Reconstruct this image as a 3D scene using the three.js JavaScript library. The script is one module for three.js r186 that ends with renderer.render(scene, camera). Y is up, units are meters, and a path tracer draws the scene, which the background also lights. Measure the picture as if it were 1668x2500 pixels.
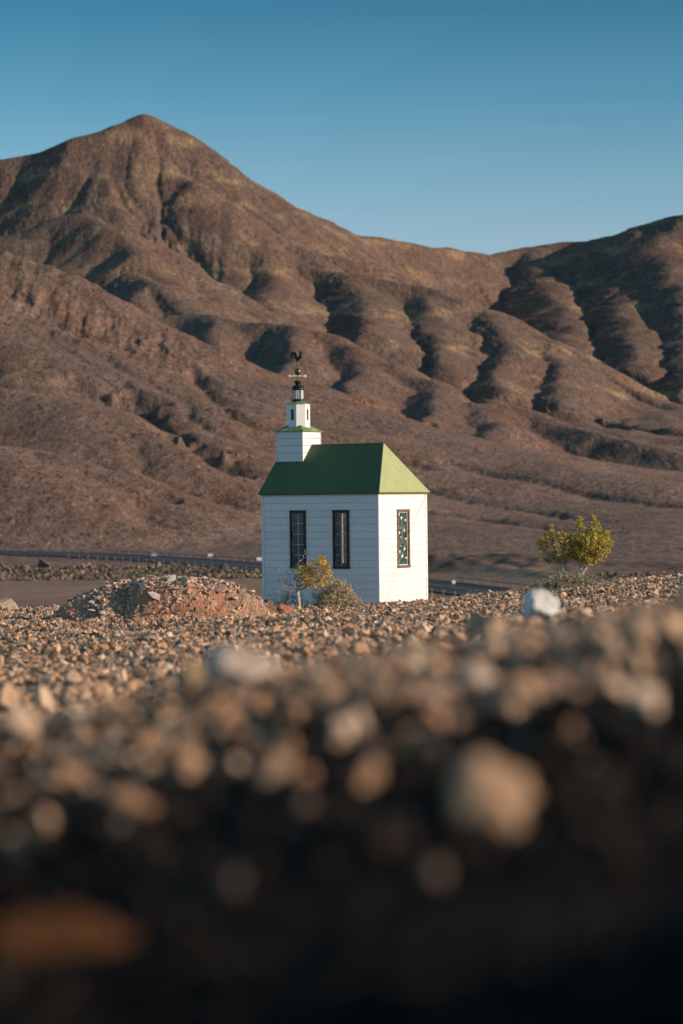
import * as THREE from 'three';
import { RoundedBoxGeometry } from 'three/addons/geometries/RoundedBoxGeometry.js';
import { ConvexGeometry } from 'three/addons/geometries/ConvexGeometry.js';
import { mergeGeometries, mergeVertices, toCreasedNormals } from 'three/addons/utils/BufferGeometryUtils.js';

// ---------------------------------------------------------------- camera, sky, sun, exposure
const scene = new THREE.Scene();
const FPX = 6200, EYE = 2.53;                       // focal length in pixels of the 2500-pixel-high photograph; eye height over the chapel's foot
const camera = new THREE.PerspectiveCamera(2 * Math.atan(1250 / FPX) * 180 / Math.PI, 683 / 1024, 0.15, 12000);
camera.position.set(0, EYE, 0);
camera.rotation.order = 'ZXY';
camera.quaternion.setFromEuler(new THREE.Euler(-0.0042, 0, 0)).multiply(new THREE.Quaternion().setFromAxisAngle(new THREE.Vector3(0, 0, 1), -0.011));
camera.focus = 61.5; camera.userData.fStop = 1.6;
camera.updateMatrixWorld(true);
scene.add(camera);

const SUN_EL = 15.5 * Math.PI / 180, SUN_AZ = 15 * Math.PI / 180;   // low evening sun from the right, a little behind the photographer
const sunDir = new THREE.Vector3(Math.cos(SUN_EL) * Math.cos(SUN_AZ), Math.sin(SUN_EL), Math.cos(SUN_EL) * Math.sin(SUN_AZ));
const sun = new THREE.DirectionalLight(new THREE.Color().setRGB(1, 0.785, 0.595), 4.9);
sun.position.copy(sunDir).multiplyScalar(120); sun.castShadow = true;
sun.shadow.mapSize.set(4096, 4096);
Object.assign(sun.shadow.camera, { left: -45, right: 45, top: 30, bottom: -30, near: 1, far: 300 });
sun.target.position.set(0, 1, -45); sun.position.add(sun.target.position);
scene.add(sun, sun.target);

function lerpTable(t, x) {                          // piecewise linear table [[x, v...], ...]
  if (x <= t[0][0]) return t[0].slice(1);
  for (let i = 1; i < t.length; i++) if (x <= t[i][0]) { const a = t[i - 1], b = t[i], k = (x - a[0]) / (b[0] - a[0]); return a.slice(1).map((v, j) => v + (b[j + 1] - v) * k); }
  return t[t.length - 1].slice(1);
}
const clamp = (x, a, b) => Math.min(b, Math.max(a, x));
const sstep = (a, b, x) => { const t = clamp((x - a) / (b - a), 0, 1); return t * t * (3 - 2 * t); };
const mix = (a, b, t) => a + (b - a) * t;
{ // a clear evening sky as radiance by elevation, paler towards the sun's side
  const W = 512, H = 1024, data = new Float32Array(W * H * 4);
  const tab = [[-90, .20, .15, .12], [-1, .20, .15, .12], [0, .44, .60, .68], [3, .40, .57, .66], [5.5, .335, .505, .61], [7, .228, .43, .56], [9, .112, .318, .465], [11, .054, .215, .355], [13, .052, .202, .340], [20, .062, .195, .325], [35, .058, .175, .30], [60, .050, .15, .265], [90, .045, .135, .245]];
  for (let j = 0; j < H; j++) {
    const el = (j + .5) / H * 180 - 90, c = lerpTable(tab, el);
    for (let i = 0; i < W; i++) {
      const ph = (i + .5) / W * 2 * Math.PI - Math.PI;
      const dx = Math.cos(ph) * Math.cos(el * Math.PI / 180), dz = Math.sin(ph) * Math.cos(el * Math.PI / 180), dy = Math.sin(el * Math.PI / 180);
      const cs = Math.max(0, dx * sunDir.x + dy * sunDir.y + dz * sunDir.z), g = el > -1 ? Math.pow(cs, 6) * .22 + Math.pow(cs, 40) * .5 : 0;
      const o = (j * W + i) * 4, ray = el > -1 ? (1 + mix(1.9, .7, sstep(12, 45, el)) * Math.pow(dx * sunDir.x + dy * sunDir.y + dz * sunDir.z, 2)) / 1.1 : 1;   // clear air scatters most along and against the sun
      data[o] = c[0] * ray + g * 1.0; data[o + 1] = c[1] * ray + g * .85; data[o + 2] = c[2] * ray + g * .62; data[o + 3] = 1;
    }
  }
  const sky = new THREE.DataTexture(data, W, H, THREE.RGBAFormat, THREE.FloatType);
  sky.mapping = THREE.EquirectangularReflectionMapping; sky.magFilter = sky.minFilter = THREE.LinearFilter; sky.needsUpdate = true;
  scene.background = sky; scene.environment = sky; scene.environmentIntensity = 1;
}
const renderer = new THREE.WebGLRenderer({ antialias: true });
renderer.setSize(683, 1024);
renderer.toneMapping = THREE.LinearToneMapping;
renderer.toneMappingExposure = 1;
renderer.shadowMap.enabled = true;

// ---------------------------------------------------------------- helpers
let seed = 20240517;
const rnd = () => { seed |= 0; seed = seed + 0x6D2B79F5 | 0; let t = Math.imul(seed ^ seed >>> 15, 1 | seed); t = t + Math.imul(t ^ t >>> 7, 61 | t) ^ t; return ((t ^ t >>> 14) >>> 0) / 4294967296; };
const rr = (a, b) => a + (b - a) * rnd();
const gauss = () => Math.sqrt(-2 * Math.log(rnd() + 1e-9)) * Math.cos(6.2832 * rnd());
function hash2(i, j) { let h = Math.imul(i, 374761393) + Math.imul(j, 668265263) | 0; h = Math.imul(h ^ h >>> 13, 1274126177); return ((h ^ h >>> 16) >>> 0) / 4294967296; }
function noise(x, y) {                              // gradient noise, about -0.7 .. 0.7
  const i = Math.floor(x), j = Math.floor(y), fx = x - i, fy = y - j;
  const u = fx * fx * fx * (fx * (fx * 6 - 15) + 10), v = fy * fy * fy * (fy * (fy * 6 - 15) + 10);
  const g = (a, b, dx, dy) => { const t = hash2(a, b) * 6.283185; return Math.cos(t) * dx + Math.sin(t) * dy; };
  return mix(mix(g(i, j, fx, fy), g(i + 1, j, fx - 1, fy), u), mix(g(i, j + 1, fx, fy - 1), g(i + 1, j + 1, fx - 1, fy - 1), u), v);
}
const fbm = (x, y, n = 4) => { let s = 0, a = 1, f = 1; for (let k = 0; k < n; k++) { s += a * noise(x * f + 17.3 * k, y * f - 9.1 * k); a *= .5; f *= 2.03; } return s; };
const lin = (r, g, b) => new THREE.Color().setRGB(r, g, b);
const dusty = (r, g, b, more = {}) => new THREE.MeshPhysicalMaterial({ color: lin(r, g, b), roughness: 1, specularIntensity: .15, ...more });
const mat = (r, g, b, roughness = .9, more = {}) => new THREE.MeshStandardMaterial({ color: lin(r, g, b), roughness, metalness: 0, ...more });
// a point seen at pixel (px, py) of the photograph, at a distance along the view axis
function P(px, py, depth) {
  const v = new THREE.Vector3((px - 834) / FPX * depth, (1250 - py) / FPX * depth, -depth).applyQuaternion(camera.quaternion);
  return v.add(camera.position);
}
const counts = {};
function numbered(name) { const n = counts[name] = (counts[name] ?? -1) + 1; return n ? `${name}_${String(n).padStart(3, '0')}` : name; }
function shade(o) { o.traverse(c => { if (c.isMesh) { c.castShadow = c.receiveShadow = true; } }); return o; }
function top(o, name, label, category, group, kind) {
  o.name = numbered(name); o.userData = { label, category };
  if (group) o.userData.group = group;
  if (kind) { o.userData.kind = kind; if (kind === 'structure') delete o.userData.category; }
  scene.add(o); return o;
}
const thing = (name, label, category, pos, ry = 0, group) => { const g = new THREE.Group(); g.position.copy(pos); g.rotation.y = ry; return top(g, name, label, category, group); };
function part(name, geo, m, parent, kind) { const o = new THREE.Mesh(geo, m); o.name = name; if (kind) o.userData.kind = kind; parent.add(o); return o; }
const box = (x0, x1, y0, y1, z0, z1) => { const g = new THREE.BoxGeometry(x1 - x0, y1 - y0, z1 - z0); g.translate((x0 + x1) / 2, (y0 + y1) / 2, (z0 + z1) / 2); return g; };
const rbox = (x0, x1, y0, y1, z0, z1, r = .004) => { const g = new RoundedBoxGeometry(x1 - x0, y1 - y0, z1 - z0, 1, Math.min(r, (z1 - z0) * .45, (y1 - y0) * .45, (x1 - x0) * .45)); g.translate((x0 + x1) / 2, (y0 + y1) / 2, (z0 + z1) / 2); return g; };
const merge = list => mergeGeometries(list.map(g => { g = g.index ? g.toNonIndexed() : g; for (const k of Object.keys(g.attributes)) if (!['position', 'normal', 'uv', 'color'].includes(k)) g.deleteAttribute(k); return g; }));
function polyGeo(pts, faces) {                      // flat-shaded solid from corner points and polygons
  const p = [], uv = [];
  for (const f of faces) for (let k = 1; k + 1 < f.length; k++) for (const i of [f[0], f[k], f[k + 1]]) { p.push(...pts[i]); uv.push(pts[i][0] + pts[i][2], pts[i][1]); }
  const g = new THREE.BufferGeometry(); g.setAttribute('position', new THREE.Float32BufferAttribute(p, 3)); g.setAttribute('uv', new THREE.Float32BufferAttribute(uv, 2)); g.computeVertexNormals(); return g;
}
function tex(size, fn, srgb = true, rep = 1) {      // computed texture: fn(u, v) -> [r, g, b] in 0..1
  const d = new Uint8Array(size * size * 4);
  for (let j = 0; j < size; j++) for (let i = 0; i < size; i++) { const c = fn(i / size, j / size), o = (j * size + i) * 4; d[o] = clamp(c[0], 0, 1) * 255; d[o + 1] = clamp(c[1], 0, 1) * 255; d[o + 2] = clamp(c[2], 0, 1) * 255; d[o + 3] = 255; }
  const t = new THREE.DataTexture(d, size, size); t.wrapS = t.wrapT = THREE.RepeatWrapping; t.magFilter = THREE.LinearFilter; t.minFilter = THREE.LinearMipmapLinearFilter; t.generateMipmaps = true;
  if (srgb) t.colorSpace = THREE.SRGBColorSpace; t.repeat.set(rep, rep); t.needsUpdate = true; return t;
}
function pnoise(u, v, per, s = 0) {                 // tiling value noise with per cells across
  const x = u * per, y = v * per, i = Math.floor(x), j = Math.floor(y), fx = x - i, fy = y - j, m = k => ((k % per) + per) % per;
  const a = fx * fx * (3 - 2 * fx), b = fy * fy * (3 - 2 * fy), h = (p, q) => hash2(m(p) + s * 131, m(q) + s * 57);
  return mix(mix(h(i, j), h(i + 1, j), a), mix(h(i, j + 1), h(i + 1, j + 1), a), b);
}

// ---------------------------------------------------------------- terrain
// the gravel plateau: height below the eye along the middle of the view
const DROP = [[.3, .64], [1.3, .60], [2.1, .55], [2.8, .49], [3.5, .445], [4.3, .42], [5.3, .415], [6.5, .45], [8, .58], [10, .76], [14, .99], [19, 1.19], [29, 1.57], [40, 1.90], [50, 2.19], [60, 2.50], [66, 2.68], [69, 2.95], [74, 4.2], [90, 8.5], [120, 13], [180, 16.0], [300, 16.3]];
const dropSlope = DROP.map((p, i) => { const a = DROP[Math.max(0, i - 1)], b = DROP[Math.min(DROP.length - 1, i + 1)]; return (b[1] - a[1]) / (b[0] - a[0]); });
function drop(d) {
  if (d <= DROP[0][0]) return DROP[0][1]; if (d >= 300) return 16.3;
  let i = 1; while (DROP[i][0] < d) i++;
  const a = DROP[i - 1], b = DROP[i], h = b[0] - a[0], t = (d - a[0]) / h, t2 = t * t, t3 = t2 * t;
  return (2 * t3 - 3 * t2 + 1) * a[1] + (t3 - 2 * t2 + t) * h * dropSlope[i - 1] + (3 * t2 - 2 * t3) * b[1] + (t3 - t2) * h * dropSlope[i];
}
const CROSS = [[0, .15], [3, .16], [6, .145], [9, .13], [14, .11], [20, .095], [40, .05], [60, .04], [90, .03], [200, 0]];
function plateau(x, d) {
  const dd = Math.max(d, .3), edge = dd + (dd > 45 ? sstep(45, 60, dd) * (.8 * noise(x * .3, 3.3) - .10 * Math.min(0, x + 3) - 0.25 * sstep(3, 8, x) * 3) : 0);
  let y = EYE - drop(edge);
  const c = lerpTable(CROSS, dd)[0], xm = Math.min(25, dd * .16 + .3);
  y += c * clamp(x, -xm, xm) * (x < 0 ? 1 + .12 * sstep(14, 8, dd) : 1);
  if (x > 2.2) y += sstep(25, 55, dd) * (1 - sstep(80, 160, dd)) * .048 * (Math.min(x, 20) - 2.2);
  if (x < 0) y -= sstep(25, 55, dd) * (1 - sstep(80, 160, dd)) * c * Math.max(x, -xm);
  y -= .04 * sstep(35, 50, dd);
  const amp = Math.min(1, dd / 8);
  y += amp * (.10 * noise(x * .35 + 5, d * .35) + .05 * noise(x * .9, d * .9 + 7)) * (1 - sstep(58, 60, dd) * (1 - sstep(66, 70, dd)) * sstep(4, 2.5, Math.abs(x)));
  y += .012 * noise(x * 6, d * 6) + .02 * noise(x * 2.6 + 3, d * 2.6);
  y += .12 * Math.exp(-(((x - 1.4) / .7) ** 2) - ((d - 17.3) / 1.2) ** 2);
  y += .40 * Math.exp(-(((x - 1.1) / .40) ** 2) - ((d - 1.55) / .95) ** 2);            // unseen bank added beside the view to shade the near ground
  return y;
}
// mountains: crest lines [pixel x, pixel y, distance]; each with crest slope, foot slope, and the length over which one gives way to the other
const RIDGES = [
  { s: [.85, .48, 200], w: 6, p: [[-700, 620, 2800], [-300, 470, 2900], [0, 387, 3000], [180, 338, 3000], [300, 300, 3030], [348, 272, 3050], [400, 294, 3050], [430, 308, 3050], [510, 366, 3100], [620, 440, 3150], [760, 520, 3250], [860, 562, 3350], [930, 578, 3380], [1060, 598, 3450], [1190, 618, 3600], [1300, 598, 3700], [1400, 588, 3700], [1500, 570, 3600], [1668, 516, 3500], [1850, 480, 3500], [2200, 520, 3500]] },
  { s: [.82, .44, 130], w: 20, p: [[340, 400, 2980], [470, 440, 2928], [560, 520, 2876], [640, 590, 2830.5], [740, 640, 2785], [834, 664, 2759], [1000, 690, 2720], [1130, 730, 2681], [1250, 780, 2635.5], [1400, 860, 2570.5], [1520, 930, 2505.5], [1668, 990, 2440.5], [1900, 1080, 2343]] },
  { s: [.68, .42, 70], w: 20, p: [[640, 590, 2830.5], [672, 690, 2660.5], [650, 770, 2460.5]] },
  { s: [.68, .42, 70], w: 20, p: [[855, 668, 2754.07], [892, 738, 2604], [905, 812, 2440]] },
  { s: [.68, .42, 70], w: 20, p: [[1030, 698, 2711], [1068, 785, 2561], [1085, 880, 2370]] },
  { s: [.70, .42, 70], w: 20, p: [[1195, 756, 2656.35], [1240, 850, 2476.35], [1222, 950, 2266.35]] },
  { s: [.70, .42, 70], w: 20, p: [[1330, 820, 2600.83], [1385, 905, 2400.83], [1372, 980, 2230.83]] },
  { s: [.60, .40, 100], w: 34, p: [[1290, 604, 3680], [1335, 672, 3450], [1375, 772, 3120], [1400, 860, 2840]] },
  { s: [.60, .40, 100], w: 34, p: [[1460, 590, 3610], [1505, 675, 3380], [1540, 800, 2980], [1560, 890, 2700]] },
  { s: [.60, .40, 100], w: 34, p: [[1600, 545, 3530], [1655, 670, 3250], [1690, 810, 2920], [1710, 910, 2620]] },
  { s: [.8, .42, 110], w: 26, p: [[-300, 600, 2300], [40, 575, 2322.5], [180, 520, 2337.5], [290, 560, 2285], [350, 610, 2225], [420, 690, 2150], [450, 770, 2075]] },
  { s: [.78, .38, 90], w: 20, p: [[330, 660, 2120], [390, 690, 2067.5], [450, 730, 2030], [520, 765, 1992.5], [600, 790, 1955], [700, 800, 1925], [790, 815, 1902.5], [880, 850, 1865], [960, 888, 1827.5], [1040, 925, 1790], [1150, 962, 1745], [1280, 1003, 1692.5], [1450, 1053, 1617.5], [1668, 1112, 1542.5], [1900, 1180, 1467.5]] },
  { s: [.75, .38, 60], w: 12, p: [[530, 768, 1987.8], [500, 850, 1822.8], [470, 900, 1732.8]] },
  { s: [.75, .38, 60], w: 12, p: [[705, 802, 1923.8], [715, 870, 1775.8], [668, 950, 1625.8]] },
  { s: [.75, .38, 60], w: 12, p: [[878, 850, 1865.8], [880, 925, 1725.8], [810, 1000, 1575.8]] },
  { s: [.75, .38, 60], w: 12, p: [[1050, 930, 1785.9], [1085, 1000, 1645.9], [1062, 1045, 1555.9]] },
  { s: [.75, .38, 60], w: 12, p: [[1165, 965, 1738.9], [1212, 1032, 1608.9], [1200, 1070, 1528.9]] },
  { s: [.40, .12, 80], w: 40, p: [[520, 960, 1520], [640, 975, 1490.3], [760, 992, 1460.6], [900, 1022, 1423.5], [1100, 1067, 1371.5], [1300, 1112, 1312.1], [1500, 1152, 1245.3], [1668, 1185, 1200.7], [1900, 1230, 1133.9]] },
  { s: [.62, .32, 110], w: 16, p: [[-500, 560, 1466.2], [-200, 570, 1493.2], [0, 618, 1500], [100, 662, 1486.5], [200, 735, 1466.2], [300, 800, 1432.5], [400, 868, 1398.8], [470, 915, 1371.8], [560, 990, 1324.5], [640, 1075, 1263.8], [740, 1150, 1196.2]] },
  { s: [.5, .22, 90], w: 40, p: [[-500, 940, 1186.5], [0, 950, 1200], [130, 970, 1186.5], [300, 1030, 1159.5], [450, 1110, 1119], [600, 1190, 1071.8], [760, 1260, 1017.8]] },
  { s: [.40, .30, 80], w: 30, p: [[-500, 1060, 1010], [0, 1090, 1010], [150, 1135, 1005], [300, 1195, 997.5], [420, 1235, 985], [560, 1270, 970], [700, 1300, 955]] },
];
for (const r of RIDGES) r.q = r.p.map(([px, py, d]) => { const v = P(px, py, d); return [v.x, -v.z, v.y]; });
const APRON = [[0, -13.8], [690, -13.8], [780, -12.6], [900, -10], [1050, -5], [1300, 4], [1800, 36], [2500, 95], [3500, 180], [6000, 200]];
function smax(a, b, k) { const h = clamp(.5 + .5 * (a - b) / k, 0, 1); return mix(b, a, h) + k * h * (1 - h); }
const apronAt = d => { for (let i = 1; i < APRON.length; i++) if (d <= APRON[i][0]) { const a = APRON[i - 1], b = APRON[i]; return mix(a[1], b[1], (d - a[0]) / (b[0] - a[0])); } return 200; };
function ridgeSurface(x, d) {
  let h = apronAt(d - 170 * sstep(30, -70, x) * sstep(1500, 1000, d));
  for (const r of RIDGES) {
    let best = -1e9;
    for (let i = 1; i < r.q.length; i++) {
      const a = r.q[i - 1], b = r.q[i], ex = b[0] - a[0], ed = b[1] - a[1], t = clamp(((x - a[0]) * ex + (d - a[1]) * ed) / (ex * ex + ed * ed), 0, 1);
      const dist = Math.hypot(x - a[0] - t * ex, d - a[1] - t * ed);
      if (dist > 900) continue;
      const e = Math.sqrt(dist * dist + r.w * r.w) - r.w, [s0, s1, L] = r.s;
      const v = a[2] + t * (b[2] - a[2]) - s1 * e - (s0 - s1) * L * (1 - Math.exp(-e / L));
      if (v > best) best = v;
    }
    if (best > -1e8) h = smax(h, best, 7);
  }
  return h;
}
const GX = 400, GD = 830, CELL = 4, GX0 = -800, GD0 = 620;
const grid = new Float32Array(GX * GD);
{ // running water wears gullies into the mountains: stream-power erosion with slope creep on a 4 m grid
  const N = GX * GD;
  for (let j = 0; j < GD; j++) for (let i = 0; i < GX; i++) {
    const x = GX0 + i * CELL, d = GD0 + j * CELL, wx = 14 * fbm(x / 110, d / 110, 3), wd = 14 * fbm(x / 110 + 40, d / 110, 3);
    const up = sstep(700, 1500, d);
    grid[j * GX + i] = ridgeSurface(x + wx * up, d + wd * up) + up * (5.5 * fbm(x / 90, d / 90, 4) + 1.2 * noise(x / 9, d / 9)) + .5 * noise(x / 12, d / 12);
  }
  const fill = new Float32Array(N), rec = new Int32Array(N), order = new Int32Array(N), area = new Float32Array(N), done = new Uint8Array(N);
  const heap = new Int32Array(N + 1);
  const off = [-1, 1, -GX, GX, -GX - 1, -GX + 1, GX - 1, GX + 1], dl = [1, 1, 1, 1, 1.414, 1.414, 1.414, 1.414];
  const run = (iters, K, diff) => {
    for (let it = 0; it < iters; it++) {
      done.fill(0); let hs = 0, no = 0;
      const push = c => { let k = ++hs; while (k > 1 && fill[heap[k >> 1]] > fill[c]) { heap[k] = heap[k >> 1]; k >>= 1; } heap[k] = c; };
      const pop = () => { const t = heap[1], c = heap[hs--]; let k = 1; for (;;) { let m = k * 2; if (m > hs) break; if (m < hs && fill[heap[m + 1]] < fill[heap[m]]) m++; if (fill[heap[m]] >= fill[c]) break; heap[k] = heap[m]; k = m; } heap[k] = c; return t; };
      for (let i = 0; i < GX; i++) for (const c of [i, (GD - 1) * GX + i]) { fill[c] = grid[c]; done[c] = 1; rec[c] = c; push(c); }
      for (let j = 1; j < GD - 1; j++) for (const c of [j * GX, j * GX + GX - 1]) { fill[c] = grid[c]; done[c] = 1; rec[c] = c; push(c); }
      while (hs) {
        const c = pop(); order[no++] = c; const ci = c % GX, cj = (c / GX) | 0;
        for (let k = 0; k < 8; k++) {
          const ni = ci + (off[k] === -1 || k === 4 || k === 6 ? -1 : off[k] === 1 || k === 5 || k === 7 ? 1 : 0);
          if (ni < 0 || ni >= GX) continue; const n = c + off[k]; if (n < 0 || n >= N || done[n]) continue;
          done[n] = 1; rec[n] = c; fill[n] = Math.max(grid[n], fill[c] + 1e-4); push(n);
        }
      }
      for (let k = 0; k < no; k++) {                 // steepest way down on the filled surface
        const c = order[k]; if (rec[c] === c) continue; const ci = c % GX; let best = 0;
        for (let q = 0; q < 8; q++) { const di = q === 0 || q === 4 || q === 6 ? -1 : q === 1 || q === 5 || q === 7 ? 1 : 0; if (ci + di < 0 || ci + di >= GX) continue; const n = c + off[q]; if (n < 0 || n >= N) continue; const s = (fill[c] - fill[n]) / dl[q] * (.9 + .2 * hash2(c, q + it * 9)); if (s > best) { best = s; rec[c] = n; } }
      }
      area.fill(CELL * CELL);
      for (let k = no - 1; k >= 0; k--) { const c = order[k]; if (rec[c] !== c) area[rec[c]] += area[c]; }
      for (let k = 0; k < no; k++) { const c = order[k], r = rec[c]; if (r === c || grid[c] <= grid[r]) continue; const F = K * Math.sqrt(Math.min(area[c], 60000)) / CELL; grid[c] = (grid[c] + F * grid[r]) / (1 + F); }
      for (let q = 0; q < 2; q++) { fill.set(grid); for (let j = 1; j < GD - 1; j++) for (let i = 1; i < GX - 1; i++) { const c = j * GX + i; grid[c] += diff * (fill[c - 1] + fill[c + 1] + fill[c - GX] + fill[c + GX] - 4 * fill[c]); } }
    }
  };
  run(14, .015, .035);
  for (let q = 0; q < 26; q++) { fill.set(grid); for (let j = 1; j < GD - 1; j++) { const k = .2 * sstep(1560, 1300, GD0 + j * CELL); if (k > 0) for (let i = 1; i < GX - 1; i++) { const c = j * GX + i, w = k * sstep(-60, 30, GX0 + i * CELL); grid[c] += w * (fill[c - 1] + fill[c + 1] + fill[c - GX] + fill[c + GX] - 4 * fill[c]); } } }   // the fans silt up smooth
}
// washes and gullies that run down the slopes: depth, half width, then points [pixel x, pixel y] on the slope
const WASHES = [
  [9, 10, [150, 925], [260, 972], [360, 1012], [440, 1062], [520, 1105], [640, 1172]], [6, 7, [470, 915], [505, 958], [569, 1006], [640, 1050]],
  [9, 10, [905, 985], [972, 1012], [1060, 1035], [1132, 1060]], [8, 9, [1150, 985], [1245, 985], [1339, 996], [1462, 1020], [1552, 1046], [1668, 1066]],
  [8, 10, [360, 535], [425, 612], [484, 697], [500, 730]], [7, 8, [392, 530], [457, 602], [500, 648], [530, 690]], [7, 9, [372, 705], [410, 772], [435, 822]],
  [2.2, 6, [1040, 1196], [1176, 1230], [1344, 1252], [1500, 1275]], [2.2, 6, [1040, 1250], [1200, 1268], [1336, 1288], [1520, 1302]], [2.5, 7, [1100, 1130], [1250, 1165], [1440, 1208], [1668, 1240]],
  [2.5, 6, [60, 1110], [200, 1150], [330, 1205], [430, 1215]], [4, 7, [330, 1230], [350, 1262], [400, 1290]], [3, 6, [700, 1030], [830, 1075], [1000, 1130], [1060, 1150]],
];
{
  const surf = (x, d) => grid[clamp(Math.round((d - GD0) / CELL), 0, GD - 1) * GX + clamp(Math.round((x - GX0) / CELL), 0, GX - 1)];
  for (const [deep, w, ...pp] of WASHES) {
    const q = []; for (const [px, py] of pp) { const dir = P(px, py, 1).sub(camera.position); for (let d = 720; d < 3800; d += 4) if (surf(dir.x * d, -dir.z * d) >= EYE + dir.y * d) { q.push([dir.x * d, -dir.z * d]); break; } }
    for (let k = 1; k < q.length; k++) {
      const [ax, ad] = q[k - 1], [bx, bd] = q[k], ex = bx - ax, ed = bd - ad, L2 = ex * ex + ed * ed, R = w * 3; if (L2 < 1 || L2 > 300000) continue;
      for (let j = Math.max(0, Math.floor((Math.min(ad, bd) - R - GD0) / CELL)); j <= Math.min(GD - 1, (Math.max(ad, bd) + R - GD0) / CELL); j++) for (let i = Math.max(0, Math.floor((Math.min(ax, bx) - R - GX0) / CELL)); i <= Math.min(GX - 1, (Math.max(ax, bx) + R - GX0) / CELL); i++) {
        const x = GX0 + i * CELL, d = GD0 + j * CELL, t = ((x - ax) * ex + (d - ad) * ed) / L2; if (t < 0 || t >= 1) continue;
        const s = Math.hypot(x - ax - t * ex, d - ad - t * ed) + 7 * noise(x / 30, d / 30);
        grid[j * GX + i] -= deep * Math.exp(-Math.pow(Math.abs(s / w), 1.5)) * (.8 + .6 * noise(x / 40 + 9, d / 40));
      }
    }
  }
}
function gridAt(x, d) {                             // Catmull-Rom sample
  const u = clamp((x - GX0) / CELL, 1, GX - 3), v = clamp((d - GD0) / CELL, 1, GD - 3), i = Math.floor(u), j = Math.floor(v), a = u - i, b = v - j;
  const cr = (p0, p1, p2, p3, t) => p1 + .5 * t * (p2 - p0 + t * (2 * p0 - 5 * p1 + 4 * p2 - p3 + t * (3 * (p1 - p2) + p3 - p0)));
  const row = k => { const o = (j + k) * GX + i; return cr(grid[o - 1], grid[o], grid[o + 1], grid[o + 2], a); };
  return cr(row(-1), row(0), row(1), row(2), b);
}
// the road across the valley: [pixel x, pixel y, distance]
const ROAD = [[-900, 1330, 1010], [-400, 1338, 930], [-100, 1346, 870], [150, 1352, 810], [300, 1359, 768], [420, 1366, 725], [640, 1383, 645], [834, 1400, 582], [1060, 1428, 500], [1250, 1452, 450], [1500, 1488, 395], [1900, 1560, 330]].map(([px, py, d]) => P(px, py, d));
const roadCurve = new THREE.CatmullRomCurve3(ROAD);
const roadPts = roadCurve.getSpacedPoints(400);
function roadNear(x, d) {                           // [signed distance, height]
  let best = 1e9, bi = 0;
  for (let i = 0; i < roadPts.length; i += 4) { const q = (roadPts[i].x - x) ** 2 + (roadPts[i].z + d) ** 2; if (q < best) { best = q; bi = i; } }
  for (let i = Math.max(0, bi - 4); i <= Math.min(400, bi + 4); i++) { const q = (roadPts[i].x - x) ** 2 + (roadPts[i].z + d) ** 2; if (q < best) { best = q; bi = i; } }
  const p = roadPts[bi], n = roadPts[Math.min(400, bi + 1)], m = roadPts[Math.max(0, bi - 1)], tx = n.x - m.x, tz = n.z - m.z, l = Math.hypot(tx, tz);
  return [((x - p.x) * tz - (-d - p.z) * tx) / l, p.y, Math.sqrt(best)];
}
const ROAD_TILT = .08;
const inGrid = (x, d) => Math.abs(x) < 780 && d > 640 && d < 3900;
function rough(x, d) { return sstep(.05, .45, fbm(x / 160 + 3, d / 160, 3) + .25); }
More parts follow.
